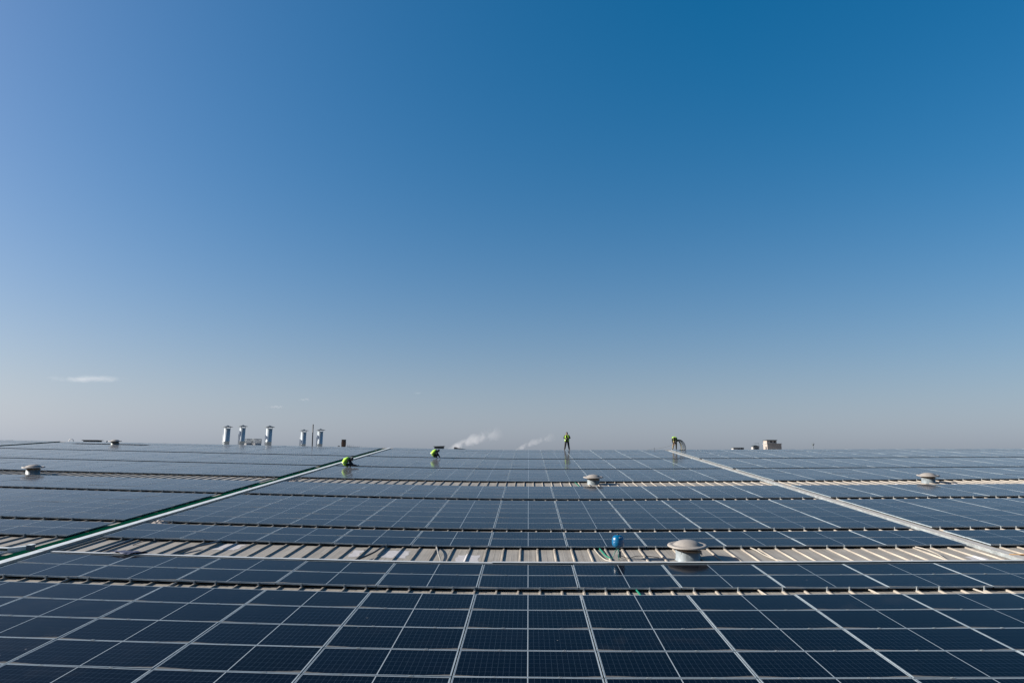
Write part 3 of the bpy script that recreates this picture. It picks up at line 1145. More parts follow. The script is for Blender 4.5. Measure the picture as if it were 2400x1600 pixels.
def head_parts(parent, c, face, up, cap=True):
    """dark hair or cap over the skull, a nose, eyes and ears"""
    c, f, u = Vector(c), Vector(face).normalized(), Vector(up)
    u = (u - f * u.dot(f)).normalized()
    s = f.cross(u)
    rot = Matrix((s, f, u)).transposed().to_4x4()
    bm = bmesh.new()
    bmesh.ops.create_uvsphere(bm, u_segments=16, v_segments=12, radius=1.0)
    bmesh.ops.delete(bm, geom=[v for v in bm.verts if v.co.z < -.25 - .0 or (v.co.y > .45 and v.co.z < .35)], context='VERTS')
    for v in bm.verts:
        v.co = Vector((v.co.x * .097, v.co.y * .112 - .008, v.co.z * .118 + .012))
    bmesh.ops.transform(bm, matrix=Matrix.Translation(c) @ rot, verts=bm.verts)
    for fc in bm.faces:
        fc.smooth = True
    make('hair', bm, M['hair'], parent)
    bm = bmesh.new()
    def ball(p, r, mi):
        b0 = len(bm.verts)
        g_ = bmesh.ops.create_uvsphere(bm, u_segments=8, v_segments=6, radius=1.0)
        for v in g_['verts']:
            v.co = Vector((v.co.x * r[0] + p[0], v.co.y * r[1] + p[1], v.co.z * r[2] + p[2]))
            for fc in v.link_faces:
                fc.material_index = mi
    ball((0, .098, -.012), (.013, .02, .024), 0)
    for q in (-1, 1):
        ball((q * .033, .086, .016), (.012, .008, .008), 1)
        ball((q * .086, 0, -.005), (.012, .022, .032), 0)
    ball((0, .088, -.052), (.024, .007, .006), 2)
    bmesh.ops.transform(bm, matrix=Matrix.Translation(c) @ rot, verts=bm.verts)
    make('face', bm, [M['skin'], M['hair'], M['rust']], parent)


def person(label):
    return thing('person', label, 'person', 'workers on the roof')


def limb_set(J, B, top='navy', leg='trouser', shoe='shoe', hand='skin'):
    B += [('pelvis', 'spine', top), ('spine', 'chest', top), ('chest', 'upper', top), ('upper', 'neck', 'skin'), ('neck', 'head', 'skin'), ('head', 'crown', 'skin')]
    for s in ('l', 'r'):
        B += [('upper', s + 'sho', top), (s + 'sho', s + 'elb', top), (s + 'elb', s + 'wrist', top),
              ('pelvis', s + 'hip', leg), (s + 'hip', s + 'knee', leg), (s + 'knee', s + 'ank', leg), (s + 'ank', s + 'toe', shoe)]


def place_person(t, x, y, dz):
    p = RA @ Vector((x, y, S(x, y) + dz))
    t.matrix_world = Matrix.Translation(p)


# --- standing man on the ridge, facing the camera, hands together at the chest
t = person('standing man in dark clothes and open yellow-green vest on the ridge against the sky')
J = {'pelvis': ((0, 0, .90), (.135, .10)), 'spine': ((0, 0, 1.05), (.13, .095)), 'chest': ((0, 0, 1.22), (.15, .105)), 'upper': ((0, .01, 1.36), (.13, .085)),
     'neck': ((0, 0, 1.455), .052), 'head': ((0, -.02, 1.57), (.078, .09)), 'crown': ((0, -.01, 1.655), (.062, .07))}
B = []
for s, q in (('l', -1), ('r', 1)):
    J[s + 'sho'] = ((q * .185, .0, 1.36), .066)
    J[s + 'elb'] = ((q * .315, -.03, 1.12), .046)
    J[s + 'wrist'] = ((q * .10, -.24, 1.10), .033)
    J[s + 'hip'] = ((q * .10, 0, .86), .105)
    J[s + 'knee'] = ((q * .15, -.02, .48), .078)
    J[s + 'ank'] = ((q * .22, .01, .085), .058)
    J[s + 'toe'] = ((q * .255, -.15, .038), (.04, .032))
limb_set(J, B)
hand_bones(J, B, 'l', J['lwrist'][0], (.7, -.55, .1), (0, .3, 1))
hand_bones(J, B, 'r', J['rwrist'][0], (-.7, -.55, .25), (0, .3, 1))
skin_body('body', J, B, t)
v = garment('vest', [((0, .0, .83), .185, .135, (1, 0, 0), (0, -1, 0)), ((0, 0, 1.0), .178, .130, (1, 0, 0), (0, -1, 0)), ((0, 0, 1.2), .200, .142, (1, 0, 0), (0, -1, 0)),
                     ((0, .01, 1.33), .190, .125, (1, 0, 0), (0, -1, 0)), ((0, .02, 1.425), .13, .085, (1, 0, 0), (0, -1, 0))], M['vest'], t, gap=.75)
for z0 in (.93, 1.10):
    garment('reflective_stripe', [((0, 0, z0), .205, .155, (1, 0, 0), (0, -1, 0)), ((0, 0, z0 + .055), .208, .157, (1, 0, 0), (0, -1, 0))], M['reflect'], v, gap=.8, thick=.004)
head_parts(t, (0, -.02, 1.58), (0, -1, -.12), (0, 0, 1))
bm = bmesh.new()
box(bm, (0, -.36, 1.16), (.08, .012, .15))
place_person(t, 3.62, RIDGE + .16, -.045)
ph = make('phone', bm, M['black'])
ph.matrix_world = t.matrix_world.copy()
tag(ph, 'small dark phone in the hands of the standing man', 'phone')

# --- squatting man seen from the side, curled forward
t = person('squatting worker in yellow-green vest with his head tucked down, in the middle distance')
J = {'pelvis': ((-.13, 0, .20), (.14, .13)), 'spine': ((-.20, 0, .34), (.135, .11)), 'chest': ((-.10, 0, .47), (.15, .12)), 'upper': ((.03, 0, .53), (.13, .1)),
     'neck': ((.12, 0, .545), .055), 'head': ((.21, 0, .55), (.082, .085)), 'crown': ((.27, 0, .60), (.06, .06))}
B = []
for s, q in (('l', -1), ('r', 1)):
    J[s + 'sho'] = ((.03, q * .18, .51), .064)
    J[s + 'elb'] = ((.17, q * .22, .30), .045)
    J[s + 'wrist'] = ((.30, q * .09, .13), .032)
    J[s + 'hip'] = ((-.12, q * .1, .19), .09)
    J[s + 'knee'] = ((.20, q * .15, .36), .06)
    J[s + 'ank'] = ((.02, q * .13, .085), .045)
    J[s + 'toe'] = ((.17, q * .14, .036), (.04, .032))
limb_set(J, B)
hand_bones(J, B, 'l', J['lwrist'][0], (.5, .3, -.6), (0, 1, 0))
hand_bones(J, B, 'r', J['rwrist'][0], (.5, -.3, -.6), (0, 1, 0))
skin_body('body', J, B, t)
PTH = [((-.18, 0, .16), .185, .165, (0, 1, 0), (1, 0, -.9)), ((-.23, 0, .33), .185, .15, (0, 1, 0), (.8, 0, -.2)), ((-.13, 0, .46), .20, .15, (0, 1, 0), (.5, 0, -.7)),
       ((0, 0, .53), .20, .135, (0, 1, 0), (.1, 0, -1)), ((.085, 0, .55), .12, .09, (0, 1, 0), (0, 0, -1))]
v = garment('vest', PTH, M['vest'], t, gap=.7)
garment('reflective_stripe', [((-.238, 0, .29), .196, .172, (0, 1, 0), (.9, 0, -.3)), ((-.236, 0, .345), .198, .165, (0, 1, 0), (.8, 0, -.35))], M['reflect'], v, gap=.7, thick=.004)
head_parts(t, (.215, 0, .565), (.75, 0, -.7), (.6, 0, .7))
place_person(t, -7.16, 37.75, .003)

# --- worker sitting on the panels with one leg stretched out
t = person('hunched worker in vest sitting beside the green walkway with one leg stretched out')
J = {'pelvis': ((-.17, 0, .12), (.15, .12)), 'spine': ((-.24, 0, .28), (.14, .115)), 'chest': ((-.16, 0, .42), (.155, .125)), 'upper': ((-.02, 0, .48), (.13, .1)),
     'neck': ((.08, 0, .48), .055), 'head': ((.18, 0, .46), (.085, .085)), 'crown': ((.25, 0, .49), (.06, .06))}
B = []
for s, q in (('l', -1), ('r', 1)):
    J[s + 'sho'] = ((-.02, q * .18, .46), .064)
    J[s + 'elb'] = ((.12, q * .21, .26), .045)
    J[s + 'wrist'] = ((.29, q * .10, .13), .032)
    J[s + 'hip'] = ((-.14, q * .1, .12), .092)
J['lknee'] = ((.24, -.13, .14), .062)
J['lank'] = ((.62, -.12, .065), .045)
J['ltoe'] = ((.71, -.13, .17), (.04, .034))
J['rknee'] = ((.24, .16, .18), .062)
J['rank'] = ((.0, .15, .06), .045)
J['rtoe'] = ((.13, .17, .036), (.04, .032))
limb_set(J, B)
B = [(a, b, 'pale' if b == 'ltoe' else m) for a, b, m in B]
hand_bones(J, B, 'l', J['lwrist'][0], (.6, .2, -.5), (0, 1, 0))
hand_bones(J, B, 'r', J['rwrist'][0], (.6, -.2, -.5), (0, 1, 0))
skin_body('body', J, B, t)
PTH = [((-.2, 0, .07), .19, .165, (0, 1, 0), (1, 0, -.6)), ((-.265, 0, .27), .19, .155, (0, 1, 0), (.9, 0, -.1)), ((-.19, 0, .41), .205, .155, (0, 1, 0), (.6, 0, -.6)),
       ((-.05, 0, .485), .20, .135, (0, 1, 0), (.15, 0, -1)), ((.045, 0, .49), .12, .09, (0, 1, 0), (0, 0, -1))]
v = garment('vest', PTH, M['vest'], t, gap=.7)
garment('reflective_stripe', [((-.262, 0, .21), .2, .172, (0, 1, 0), (.95, 0, -.2)), ((-.268, 0, .265), .2, .17, (0, 1, 0), (.9, 0, -.15))], M['reflect'], v, gap=.7, thick=.004)
head_parts(t, (.185, 0, .475), (.7, 0, -.75), (.7, 0, .7))
place_person(t, -11.62, 29.1, .003)

# --- bending man at the head of the right tray
t = person('bending worker in green vest and khaki trousers at the top of the metal tray')
J = {'pelvis': ((.08, .08, .86), (.135, .115)), 'spine': ((.05, -.04, .97), (.13, .1)), 'chest': ((-.01, -.20, 1.04), (.15, .11)), 'upper': ((-.06, -.33, 1.07), (.13, .09)),
     'neck': ((-.09, -.42, 1.07), .053), 'head': ((-.12, -.51, 1.05), (.08, .085)), 'crown': ((-.14, -.59, 1.05), (.06, .062))}
J.update({'lsho': ((-.23, -.27, 1.04), .064), 'lelb': ((-.25, -.31, .79), .045), 'lwrist': ((-.20, -.41, .58), .032),
          'rsho': ((.12, -.37, 1.04), .064), 'relb': ((.06, -.43, .79), .045), 'rwrist': ((-.06, -.45, .58), .032),
          'lhip': ((-.01, .06, .83), .09), 'lknee': ((-.11, -.03, .46), .06), 'lank': ((-.17, .02, .085), .043), 'ltoe': ((-.22, -.12, .036), (.04, .032)),
          'rhip': ((.17, .09, .83), .09), 'rknee': ((.17, .02, .46), .06), 'rank': ((.17, .05, .085), .043), 'rtoe': ((.15, -.1, .036), (.04, .032))})
B = []
limb_set(J, B, leg='khaki')
hand_bones(J, B, 'l', J['lwrist'][0], (.15, -.15, -.8), (1, -.4, 0))
hand_bones(J, B, 'r', J['rwrist'][0], (-.2, -.15, -.8), (1, -.4, 0))
skin_body('body', J, B, t)
ax = (.93, -.36, 0)
v = garment('vest', [((.07, .04, .93), .17, .14, ax, (.1, -.3, -.9)), ((.04, -.08, 1.01), .185, .135, ax, (.05, -.2, -1)), ((-.02, -.22, 1.06), .2, .135, ax, (0, -.1, -1)),
                     ((-.06, -.33, 1.085), .19, .12, ax, (0, 0, -1)), ((-.085, -.405, 1.085), .12, .085, ax, (0, 0, -1))], M['vest'], t, gap=.75)
garment('reflective_stripe', [((.02, -.12, 1.025), .198, .15, ax, (0, -.2, -1)), ((.0, -.165, 1.04), .203, .151, ax, (0, -.15, -1))], M['reflect'], v, gap=.75, thick=.004)
head_parts(t, (-.12, -.52, 1.06), (-.35, -.5, -.75), (-.2, -.85, .5))
place_person(t, 13.5, 48.75, .0)
pm = t.matrix_world.copy()
hb = thing('hose_bundle', 'loops of dark and yellowish hose hanging behind the bending worker', 'hose')
hb.matrix_world = pm
for k, (o1, h1, ex, m_) in enumerate(((0, .92, .80, 'black'), (.05, .95, .88, 'slate'), (-.08, .88, .62, 'hose1'), (.1, .84, .5, 'hose1'), (-.03, .80, .42, 'grey'), (.02, .9, .72, 'beige'), (.07, .86, .55, 'slate'))):
    bm = bmesh.new()
    ex *= 1.12
    pts = catmull([(.22, .05 + o1, h1 - .04), (.36, .06 + o1, h1 + .03), (.22 + ex * .5, .08 + o1, h1 - .06), (.2 + ex * .78, .1 + o1, h1 - .36), (.18 + ex * .9, .1 + o1, .2), (.16 + ex * .86, .1 + o1, .03), (.1 + ex * .7, .08 + o1, .02)], 6)
    tube(bm, pts, .022, 6)
    make('hose', bm, M[m_], hb)
bm = bmesh.new()
tube(bm, catmull([(-.25, -.45, .52), (-.6, -.4, .36), (-1.2, -.3, .2), (-1.9, -.2, .08), (-2.6, -.1, .02)], 6), .009, 6)
o = make('cable', bm, M['grey'])
o.matrix_world = pm
tag(o, 'thin slack cable sagging left from the hands of the bending worker', 'cable')
bm = bmesh.new()
tube(bm, [(0, 0, 0), (0, 0, .16)], .016, 6)
box(bm, (-.02, 0, .15), (.09, .03, .03))
o = make('peg', bm, M['slate'])
place_person(o, 11.75, 49.25, -.0)
tag(o, 'small dark peg on the ridge left of the bending worker', 'peg')


# ------------------------------------------------------------------ things beyond the ridge
def far_base(x, y):
    """roof height in the world below a world position on the far slope"""
    yy = y / math.cos(PITCH)
    p = RA @ Vector((x, yy, pan_z(x, yy)))
    return p.z


def plumb(o, x, y, z):
    o.matrix_world = Matrix.Translation((x, y, z))
    return o


CH = [('leftmost of the five bright steel chimneys on the ridge', -35.38, 6.32, 6.68, .34, .05), ('second steel chimney from the left, beside the railed white tanks', -33.57, 6.39, 6.74, .32, .02),
      ('middle steel chimney standing alone right of the railed white tanks', -30.40, 6.33, 6.71, .34, .045), ('short steel chimney just left of the black pole', -26.32, 5.96, 6.28, .305, .02),
      ('steel chimney just right of the black pole', -24.36, 6.04, 6.37, .315, .03)]
for label, x, zt, za, r, lean in CH:
    zb = far_base(x, 64.4)
    t = thing('steel_chimney', label, 'chimney', 'steel chimneys with conical caps')
    plumb(t, x, 64.4, zb)
    H = zt - zb
    bm = bmesh.new()
    lathe(bm, [(r, -.3), (r, H * .55), (r + .012, H * .55 + .01), (r + .012, H * .55 + .05), (r, H * .55 + .06), (r, H), (r - .03, H), (r - .03, H - .3)], 28, cap=False)
    make('flue', bm, M['steel'], t)
    bm = bmesh.new()
    lathe(bm, [(r * 1.78, H + .17), (r * 1.78, H + .19), (r * .6, za - zb - .08), (.05, za - zb), (.01, za - zb + .03)], 28)
    make('rain_cap', bm, M['captop'], t)
    for a in range(3):
        bm = bmesh.new()
        an = .5 + a * 2 * PI / 3
        tube(bm, [(r * .97 * math.cos(an), r * .97 * math.sin(an), H - .15), (r * .97 * math.cos(an), r * .97 * math.sin(an), H + .22)], .02, 6)
        make('strut', bm, M['captop'], t)
    bm = bmesh.new()
    tube(bm, [(-r - .05, -.1, -.2), (-r - .05, -.1, H * .8)], .03, 6)
    make('drain_pipe', bm, M['lid'], t)

bm = bmesh.new()
zb = far_base(-25.2, 64.4)
tube(bm, [(0, 0, 0), (-.06, 0, 6.88 - zb)], .06, 10)
box(bm, (0, 0, .02), (.3, .3, .04))
tag(plumb(make('pole', bm, M['black']), -25.2, 64.4, zb), 'thin black pole standing between the two right hand chimneys', 'pole')

# two white tanks with railings
for i, (x, label, w) in enumerate(((-38.95, 'left of two white railed tanks behind the steel chimneys', .55), (-37.75, 'right of two white railed tanks behind the steel chimneys', .6))):
    zb = far_base(x, 79.4)
    t = thing('water_tank', label, 'tank', 'railed white tanks')
    plumb(t, x, 79.4, zb)
    top = 4.98 - zb
    bm = bmesh.new()
    lathe(bm, [(w, -.2), (w, top - .03), (w - .03, top), (.02, top + .03)], 24)
    make('shell', bm, M['wall'], t)
    bm = bmesh.new()
    n = 12
    for a in range(n):
        c_, s_ = math.cos(2 * PI * a / n), math.sin(2 * PI * a / n)
        tube(bm, [(w * c_, w * s_, top - .05), (w * c_, w * s_, top + .56)], .028, 5)
    for h in (.2, .38, .56):
        tube(bm, [(w * math.cos(2 * PI * a / 24), w * math.sin(2 * PI * a / 24), top + h) for a in range(25)], .026, 5)
    make('railing', bm, M['captop'], t)

# brown bulging stack
zb = far_base(-21.55, 64.4)
t = thing('brown_stack', 'short brown barrel shaped stack on the ridge right of the chimneys', 'chimney')
plumb(t, -21.55, 64.4, zb)
H = 5.14 - zb
bm = bmesh.new()
lathe(bm, [(.22, -.1), (.23, H - .95), (.265, H - .6), (.27, H - .35), (.245, H - .06), (.225, H - .05), (.2, H - .3)], 24, cap=False)
make('drum', bm, M['barrel'], t)
bm = bmesh.new()
lathe(bm, [(.25, H - .06), (.27, H - .05), (.27, H), (.22, H), (.22, H - .2)], 24, cap=False)
make('rim', bm, M['dark'], t)

# low spiked railing along the far eave
zb = far_base(-19.7, 64.4)
t = thing('spiked_railing', 'low pale parapet rail with thin spikes right of the brown stack', 'railing')
plumb(t, -19.7, 64.4, zb)
bm = bmesh.new()
tube(bm, [(-1.45, 0, 4.34 - zb), (1.5, 0, 4.17 - zb)], .035, 6)
make('rail', bm, M['captop'], t)
for i in range(13):
    q = i / 12
    x = -1.4 + 2.85 * q
    z = 4.34 - .17 * q - zb
    bm = bmesh.new()
    tube(bm, [(x, 0, z), (x + .01, 0, z + random.uniform(.12, .24))], .012, 5)
    make('spike', bm, M['captop'], t)
for x in (-1.4, 0, 1.4):
    bm = bmesh.new()
    tube(bm, [(x, 0, 0), (x, 0, 4.25 - zb)], .03, 6)
    make('post', bm, M['captop'], t)


def shrub(label, x, y, z, r, n):
    t = thing('shrub', label, 'shrub')
    zb_ = far_base(x, y)
    plumb(t, x, y, zb_)
    bm = bmesh.new()
    tube(bm, [(0, 0, 0), (.02, 0, z - zb_)], .04, 6)
    make('stem', bm, M['barrel'], t)
    bm = bmesh.new()
    for i in range(n):
        p = Vector((random.gauss(0, r * .5), random.gauss(0, r * .5), z - zb_ + random.gauss(0, r * .45)))
        a = random.random() * 6.28
        d = Vector((math.cos(a), math.sin(a), random.uniform(-.6, .8))) * r * .3
        e = Vector((-math.sin(a), math.cos(a), .4)) * r * .14
        vv = [bm.verts.new(p - e), bm.verts.new(p + d), bm.verts.new(p + e), bm.verts.new(p - d * .3)]
        bm.faces.new(vv)
    make('leaves', bm, M['foliage'], t)


shrub('tiny dark shrub left of the brown stack', -22.1, 64.4, 4.38, .13, 90)

# dark box on the ridge behind the squatting worker
zb = far_base(-10.4, 64.4)
t = thing('rooftop_cabin', 'dark flat lidded box on the ridge just behind the squatting worker', 'rooftop box')
plumb(t, -10.38, 64.4, zb)
H = 4.44 - zb
bm = bmesh.new()
loft(bm, [[(-.44, -.4, 0), (.5, -.4, 0), (.5, .4, 0), (-.44, .4, 0)], [(-.50, -.4, H - .06), (.55, -.4, H - .03), (.55, .4, H - .03), (-.50, .4, H - .06)]], smooth=False)
make('housing', bm, M['darkwall'], t)
bm = bmesh.new()
loft(bm, [[(-.60, -.5, H - .06), (.62, -.5, H - .01), (.62, .5, H - .01), (-.60, .5, H - .06)], [(-.60, -.5, H + .0), (.62, -.5, H + .05), (.62, .5, H + .05), (-.60, .5, H + .0)]], smooth=False)
make('lid', bm, M['black'], t)
# dark wedge, the tip of another roof
zb = far_base(-8.0, 64.4)
t = thing('roof_hatch', 'low dark wedge shaped roof hatch at the foot of the left steam plume', 'roof hatch')
plumb(t, -8.0, 64.4, zb)
bm = bmesh.new()
H = 4.12 - zb
loft(bm, [[(-.62, y_, 0), (1.0, y_, 0), (1.0, y_, H), (-.2, y_, H + .17), (-.5, y_, H + .20), (-.62, y_, H + .12)] for y_ in (-.4, .4)], smooth=False)
make('curb', bm, M['black'], t)
bm = bmesh.new()
box(bm, (-.45, -.42, H + .22), (.3, .2, .05))
make('handle', bm, M['darkwall'], t)

# small buildings on the right horizon
def cabin(name, label, x, w, d, H, parts, y=84.4, cat='building'):
    zb_ = far_base(x, y)
    t_ = thing(name, label, cat, 'small buildings on the horizon')
    plumb(t_, x, y, zb_)
    for nm, c, s, m_ in parts:
        bm_ = bmesh.new()
        box(bm_, (c[0], c[1], c[2] - zb_), s)
        make(nm, bm_, M[m_], t_)
    return t_, zb_


x = 30.02
cabin('low_shed', 'low white and dark shed on the horizon, leftmost of the small buildings', x, 1.5, 1, 1, [
    ('wall', (-.18, 0, 3.6), (1.1, 1.0, 2.6), 'wall'), ('roof', (0, 0, 4.97), (1.56, 1.2, .08), 'darkwall'),
    ('window', (.06, -.502, 4.78), (.30, .02, .14), 'window'), ('post', (.62, 0, 3.6), (.3, .9, 2.62), 'darkwall')])
x = 32.55
t, zb = cabin('stair_house', 'small white roof hut with a pipe frame above it on the horizon', x, .9, 1, 1, [
    ('wall', (0, 0, 3.5), (.86, .9, 3.3), 'wall'), ('door', (.02, -.46, 4.6), (.5, .03, .9), 'darkwall')])
bm = bmesh.new()
loft(bm, [[(-.5, y_, 5.15 - zb), (.5, y_, 5.15 - zb), (.5, y_, 5.20 - zb), (-.05, y_, 5.36 - zb), (-.2, y_, 5.36 - zb), (-.5, y_, 5.18 - zb)] for y_ in (-.52, .52)], smooth=False)
make('roof', bm, M['darkwall'], t)
bm = bmesh.new()
for q in (-.42, .42):
    tube(bm, [(q, -.4, 5.1 - zb), (q, -.4, 5.62 - zb)], .02, 5)
tube(bm, [(-.42, -.4, 5.62 - zb), (.42, -.4, 5.62 - zb)], .02, 5)
make('railing', bm, M['captop'], t)
x = 35.0
t, zb = cabin('stair_tower', 'two tier cream building with flat roofs, largest on the right horizon', x, 2, 2, 2, [
    ('wall', (0, 0, 3.5), (2.0, 1.7, 4.1), 'cream'), ('roof', (0, 0, 5.59), (2.12, 1.84, .08), 'wall'),
    ('upper_wall', (-.31, 0, 5.84), (1.38, 1.5, .42), 'cream'), ('upper_roof', (-.33, 0, 6.09), (1.56, 1.72, .07), 'darkwall'),
    ('door', (-1.005, -.35, 4.75), (.02, .4, .85), 'window'), ('window', (-.4, -.752, 5.86), (.25, .02, .25), 'window'),
    ('window', (.1, -.752, 5.86), (.25, .02, .25), 'window')])

# mast with a bulging top
zb = far_base(40.8, 84.4)
t = thing('aerial_mast', 'thin grey mast with a bushy top on the right horizon', 'mast')
plumb(t, 40.8, 84.4, zb)
bm = bmesh.new()
tube(bm, [(0, 0, 0), (0, 0, 5.5 - zb)], .05, 8)
make('pole', bm, M['captop'], t)
bm = bmesh.new()
lathe(bm, [(.05, 5.36 - zb), (.12, 5.46 - zb), (.15, 5.54 - zb), (.06, 5.62 - zb), (.03, 5.86 - zb)], 12)
make('head', bm, M['captop'], t)
for a in range(5):
    bm = bmesh.new()
    an = a * 1.256
    tube(bm, [(.05 * math.cos(an), .05 * math.sin(an), 5.45 - zb), (.2 * math.cos(an), .2 * math.sin(an), 5.6 - zb), (.21 * math.cos(an), .21 * math.sin(an), 5.72 - zb)], .02, 5)
    make('arm', bm, M['captop'], t)

# left horizon: long dark skylight, small fittings, white arch
zb = far_base(-51.3, 64.4)
t = thing('skylight', 'long low dark skylight on the ridge left of the smallest vent', 'skylight')
plumb(t, -51.3, 64.4, zb)
H = 4.84 - zb
bm = bmesh.new()
box(bm, (0, 0, (H - .07) / 2), (1.6, 1.0, H - .07))
make('curb', bm, M['darkwall'], t)
bm = bmesh.new()
box(bm, (0, 0, H - .03), (1.85, 1.2, .07))
make('pane', bm, M['window'], t)
for k, (x, h) in enumerate(((-49.6, 4.76), (-48.9, 4.80))):
    zb = far_base(x, 64.4)
    bm = bmesh.new()
    lathe(bm, [(.06, 0), (.06, h - zb - .12), (.13, h - zb - .1), (.1, h - zb - .02), (.01, h - zb)], 12)
    tag(plumb(make('small_cowl', bm, M['captop']), x, 64.4, zb), ['tiny grey cowl just right of the dark skylight', 'tiny grey cowl just left of the smallest vent'][k], 'cowl', 'tiny cowls on the far left ridge')
zb = far_base(-60.6, 74.4)
bm = bmesh.new()
P = [(-.3, 0, 0), (-.3, 0, 4.95 - zb)] + [(-.3 * math.cos(a), 0, 4.98 - zb + .22 * math.sin(a)) for a in [PI * i / 10 for i in range(11)]] + [(.3, 0, 4.95 - zb), (.3, 0, 0)]
tube(bm, P, .04, 6)
tag(plumb(make('pipe_arch', bm, M['label']), -60.6, 74.4, zb), 'small white pipe arch on the far left ridge', 'pipe')


# ------------------------------------------------------------------ steam and clouds
def plume_material(name, L, r0, r1, dens, scale, col, thresh=0.45, fade=0.6, anis=0.3):
    m = bpy.data.materials.new(name)
    m.use_nodes = True
    nt = m.node_tree
    for n in list(nt.nodes):
        if n.type == 'BSDF_PRINCIPLED':
            nt.nodes.remove(n)
    out = [n for n in nt.nodes if n.type == 'OUTPUT_MATERIAL'][0]
    pv = N(nt, 'ShaderNodeVolumePrincipled')
    pv.inputs['Color'].default_value = (*col, 1)
    pv.inputs['Anisotropy'].default_value = anis
    tc = N(nt, 'ShaderNodeTexCoord')
    sp = N(nt, 'ShaderNodeSeparateXYZ')
    link(nt, tc.outputs['Object'], sp.inputs[0])
    u = mth(nt, 'DIVIDE', sp.outputs[0], L)
    rad = mth(nt, 'ADD', mth(nt, 'MULTIPLY', u, r1 - r0), r0)
    d = mth(nt, 'SQRT', mth(nt, 'ADD', mth(nt, 'POWER', sp.outputs[1], 2.0), mth(nt, 'POWER', sp.outputs[2], 2.0)))
    d = mth(nt, 'DIVIDE', d, mth(nt, 'MAXIMUM', rad, .01))
    fo = mth(nt, 'SUBTRACT', 1.0, mth(nt, 'MULTIPLY', d, d), clamp=True)
    nz = N(nt, 'ShaderNodeTexNoise', ins={'Scale': scale, 'Detail': 4.0, 'Roughness': 0.55, 'Distortion': 0.4})
    link(nt, tc.outputs['Object'], nz.inputs['Vector'])
    mr = N(nt, 'ShaderNodeMapRange', ins={1: thresh, 2: thresh + .22, 3: 0.0, 4: 1.0})
    mr.interpolation_type = 'SMOOTHSTEP'
    link(nt, mth(nt, 'SUBTRACT', nz.outputs[0], mth(nt, 'MULTIPLY', mth(nt, 'SUBTRACT', 1.0, fo), 0.22)), mr.inputs[0])
    tail = mth(nt, 'POWER', mth(nt, 'SUBTRACT', 1.0, u, clamp=True), fade)
    den = mth(nt, 'MULTIPLY', mth(nt, 'MULTIPLY', mr.outputs[0], fo), mth(nt, 'MULTIPLY', tail, dens))
    link(nt, den, pv.inputs['Density'])
    link(nt, pv.outputs[0], out.inputs['Volume'])
    return m


def plume(name, label, cat, a, b, r0, r1, dens, scale, col, thresh, fade=0.6, group=None, flat=1.0):
    a, b = Vector(a), Vector(b)
    L = (b - a).length
    d = (b - a).normalized()
    bm = bmesh.new()
    rings = []
    for i in range(9):
        u = i / 8
        r = (r0 + (r1 - r0) * u) * 1.02
        rings.append([(L * u, r * math.cos(2 * PI * k / 16), r * math.sin(2 * PI * k / 16)) for k in range(16)])
    loft(bm, rings)
    o = make(name, bm, plume_material(name + '_vapour', L, r0, r1, dens, scale, col, thresh, fade))
    q = d.to_track_quat('X', 'Z').to_matrix().to_4x4()
    o.matrix_world = Matrix.Translation(a) @ q @ Matrix.Diagonal((1, 1, flat, 1))
    return tag(o, label, cat, group)


WH = (0.93, 0.92, 0.93)
GS = 'steam plumes beyond the ridge'
plume('steam_plume', 'larger left plume of white steam drifting up right from behind the ridge', 'steam', (-13.3, 89.4, 3.9), (-4.0, 89.4, 7.6), .4, 1.9, 0.75, .62, WH, .37, 1.2, GS)
plume('steam_plume', 'smaller right plume of white steam rising left of the standing man', 'steam', (-2.75, 89.4, 4.1), (4.2, 89.4, 7.0), .25, 1.15, 0.7, .85, WH, .37, 1.2, GS)


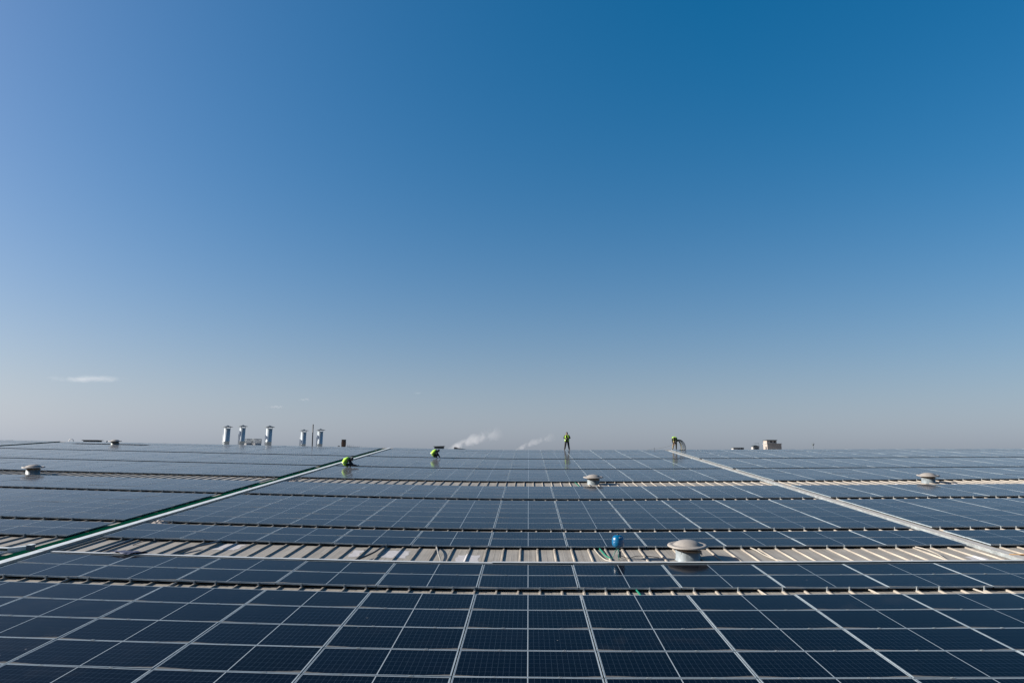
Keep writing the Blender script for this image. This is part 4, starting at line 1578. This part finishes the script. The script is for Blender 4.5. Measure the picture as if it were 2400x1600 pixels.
def cloud(label, x0, x1, z, h, dens, y=2600.0):
    c = Vector(((x0 + x1) / 2, y, z))
    w = abs(x1 - x0) / 2
    bm = bmesh.new()
    bmesh.ops.create_uvsphere(bm, u_segments=24, v_segments=12, radius=1.0)
    for v in bm.verts:
        v.co = Vector((v.co.x * w, v.co.y * w * .45, v.co.z * h))
    m = bpy.data.materials.new('cloud_vapour')
    m.use_nodes = True
    nt = m.node_tree
    for n in list(nt.nodes):
        if n.type == 'BSDF_PRINCIPLED':
            nt.nodes.remove(n)
    out = [n for n in nt.nodes if n.type == 'OUTPUT_MATERIAL'][0]
    pv = N(nt, 'ShaderNodeVolumePrincipled')
    pv.inputs['Color'].default_value = (.95, .93, .93, 1)
    tc = N(nt, 'ShaderNodeTexCoord')
    nrm = vmth(nt, 'MULTIPLY', tc.outputs['Object'], (1 / w, 1 / (w * .45), 1 / h)).outputs[0]
    ln = vmth(nt, 'LENGTH', nrm).outputs['Value']
    fo = mth(nt, 'SUBTRACT', 1.0, ln, clamp=True)
    mp = N(nt, 'ShaderNodeMapping')
    mp.inputs['Scale'].default_value = (1.0, 1.0, 1.8)
    link(nt, tc.outputs['Object'], mp.inputs[0])
    nz = N(nt, 'ShaderNodeTexNoise', ins={'Scale': 3.2 / w, 'Detail': 5.0, 'Roughness': 0.6})
    link(nt, mp.outputs[0], nz.inputs['Vector'])
    mr = N(nt, 'ShaderNodeMapRange', ins={1: .42, 2: .7, 3: 0.0, 4: 1.0})
    link(nt, mth(nt, 'ADD', nz.outputs[0], mth(nt, 'MULTIPLY', mth(nt, 'SUBTRACT', fo, .4), .35)), mr.inputs[0])
    link(nt, mth(nt, 'MULTIPLY', mth(nt, 'MULTIPLY', mr.outputs[0], mth(nt, 'POWER', fo, .5)), dens), pv.inputs['Density'])
    link(nt, pv.outputs[0], out.inputs['Volume'])
    o = make('cloud', bm, m, loc=c)
    tag(o, label, 'cloud', 'thin clouds low over the horizon')


cloud('thin long whitish cloud low over the horizon at the left', -1905.0, -1535.0, 303.4, 15.0, 0.0042)
cloud('faint short cloud above the middle steel chimney', -1022.2, -932.6, 200.1, 7.5, 0.0070)
cloud('faint short cloud above and left of the black pole', -897.8, -833.1, 228.8, 7.5, 0.0070)
cloud('faint tiny cloud above the squatting worker', -448.8, -405.9, 256.3, 6.5, 0.0065)
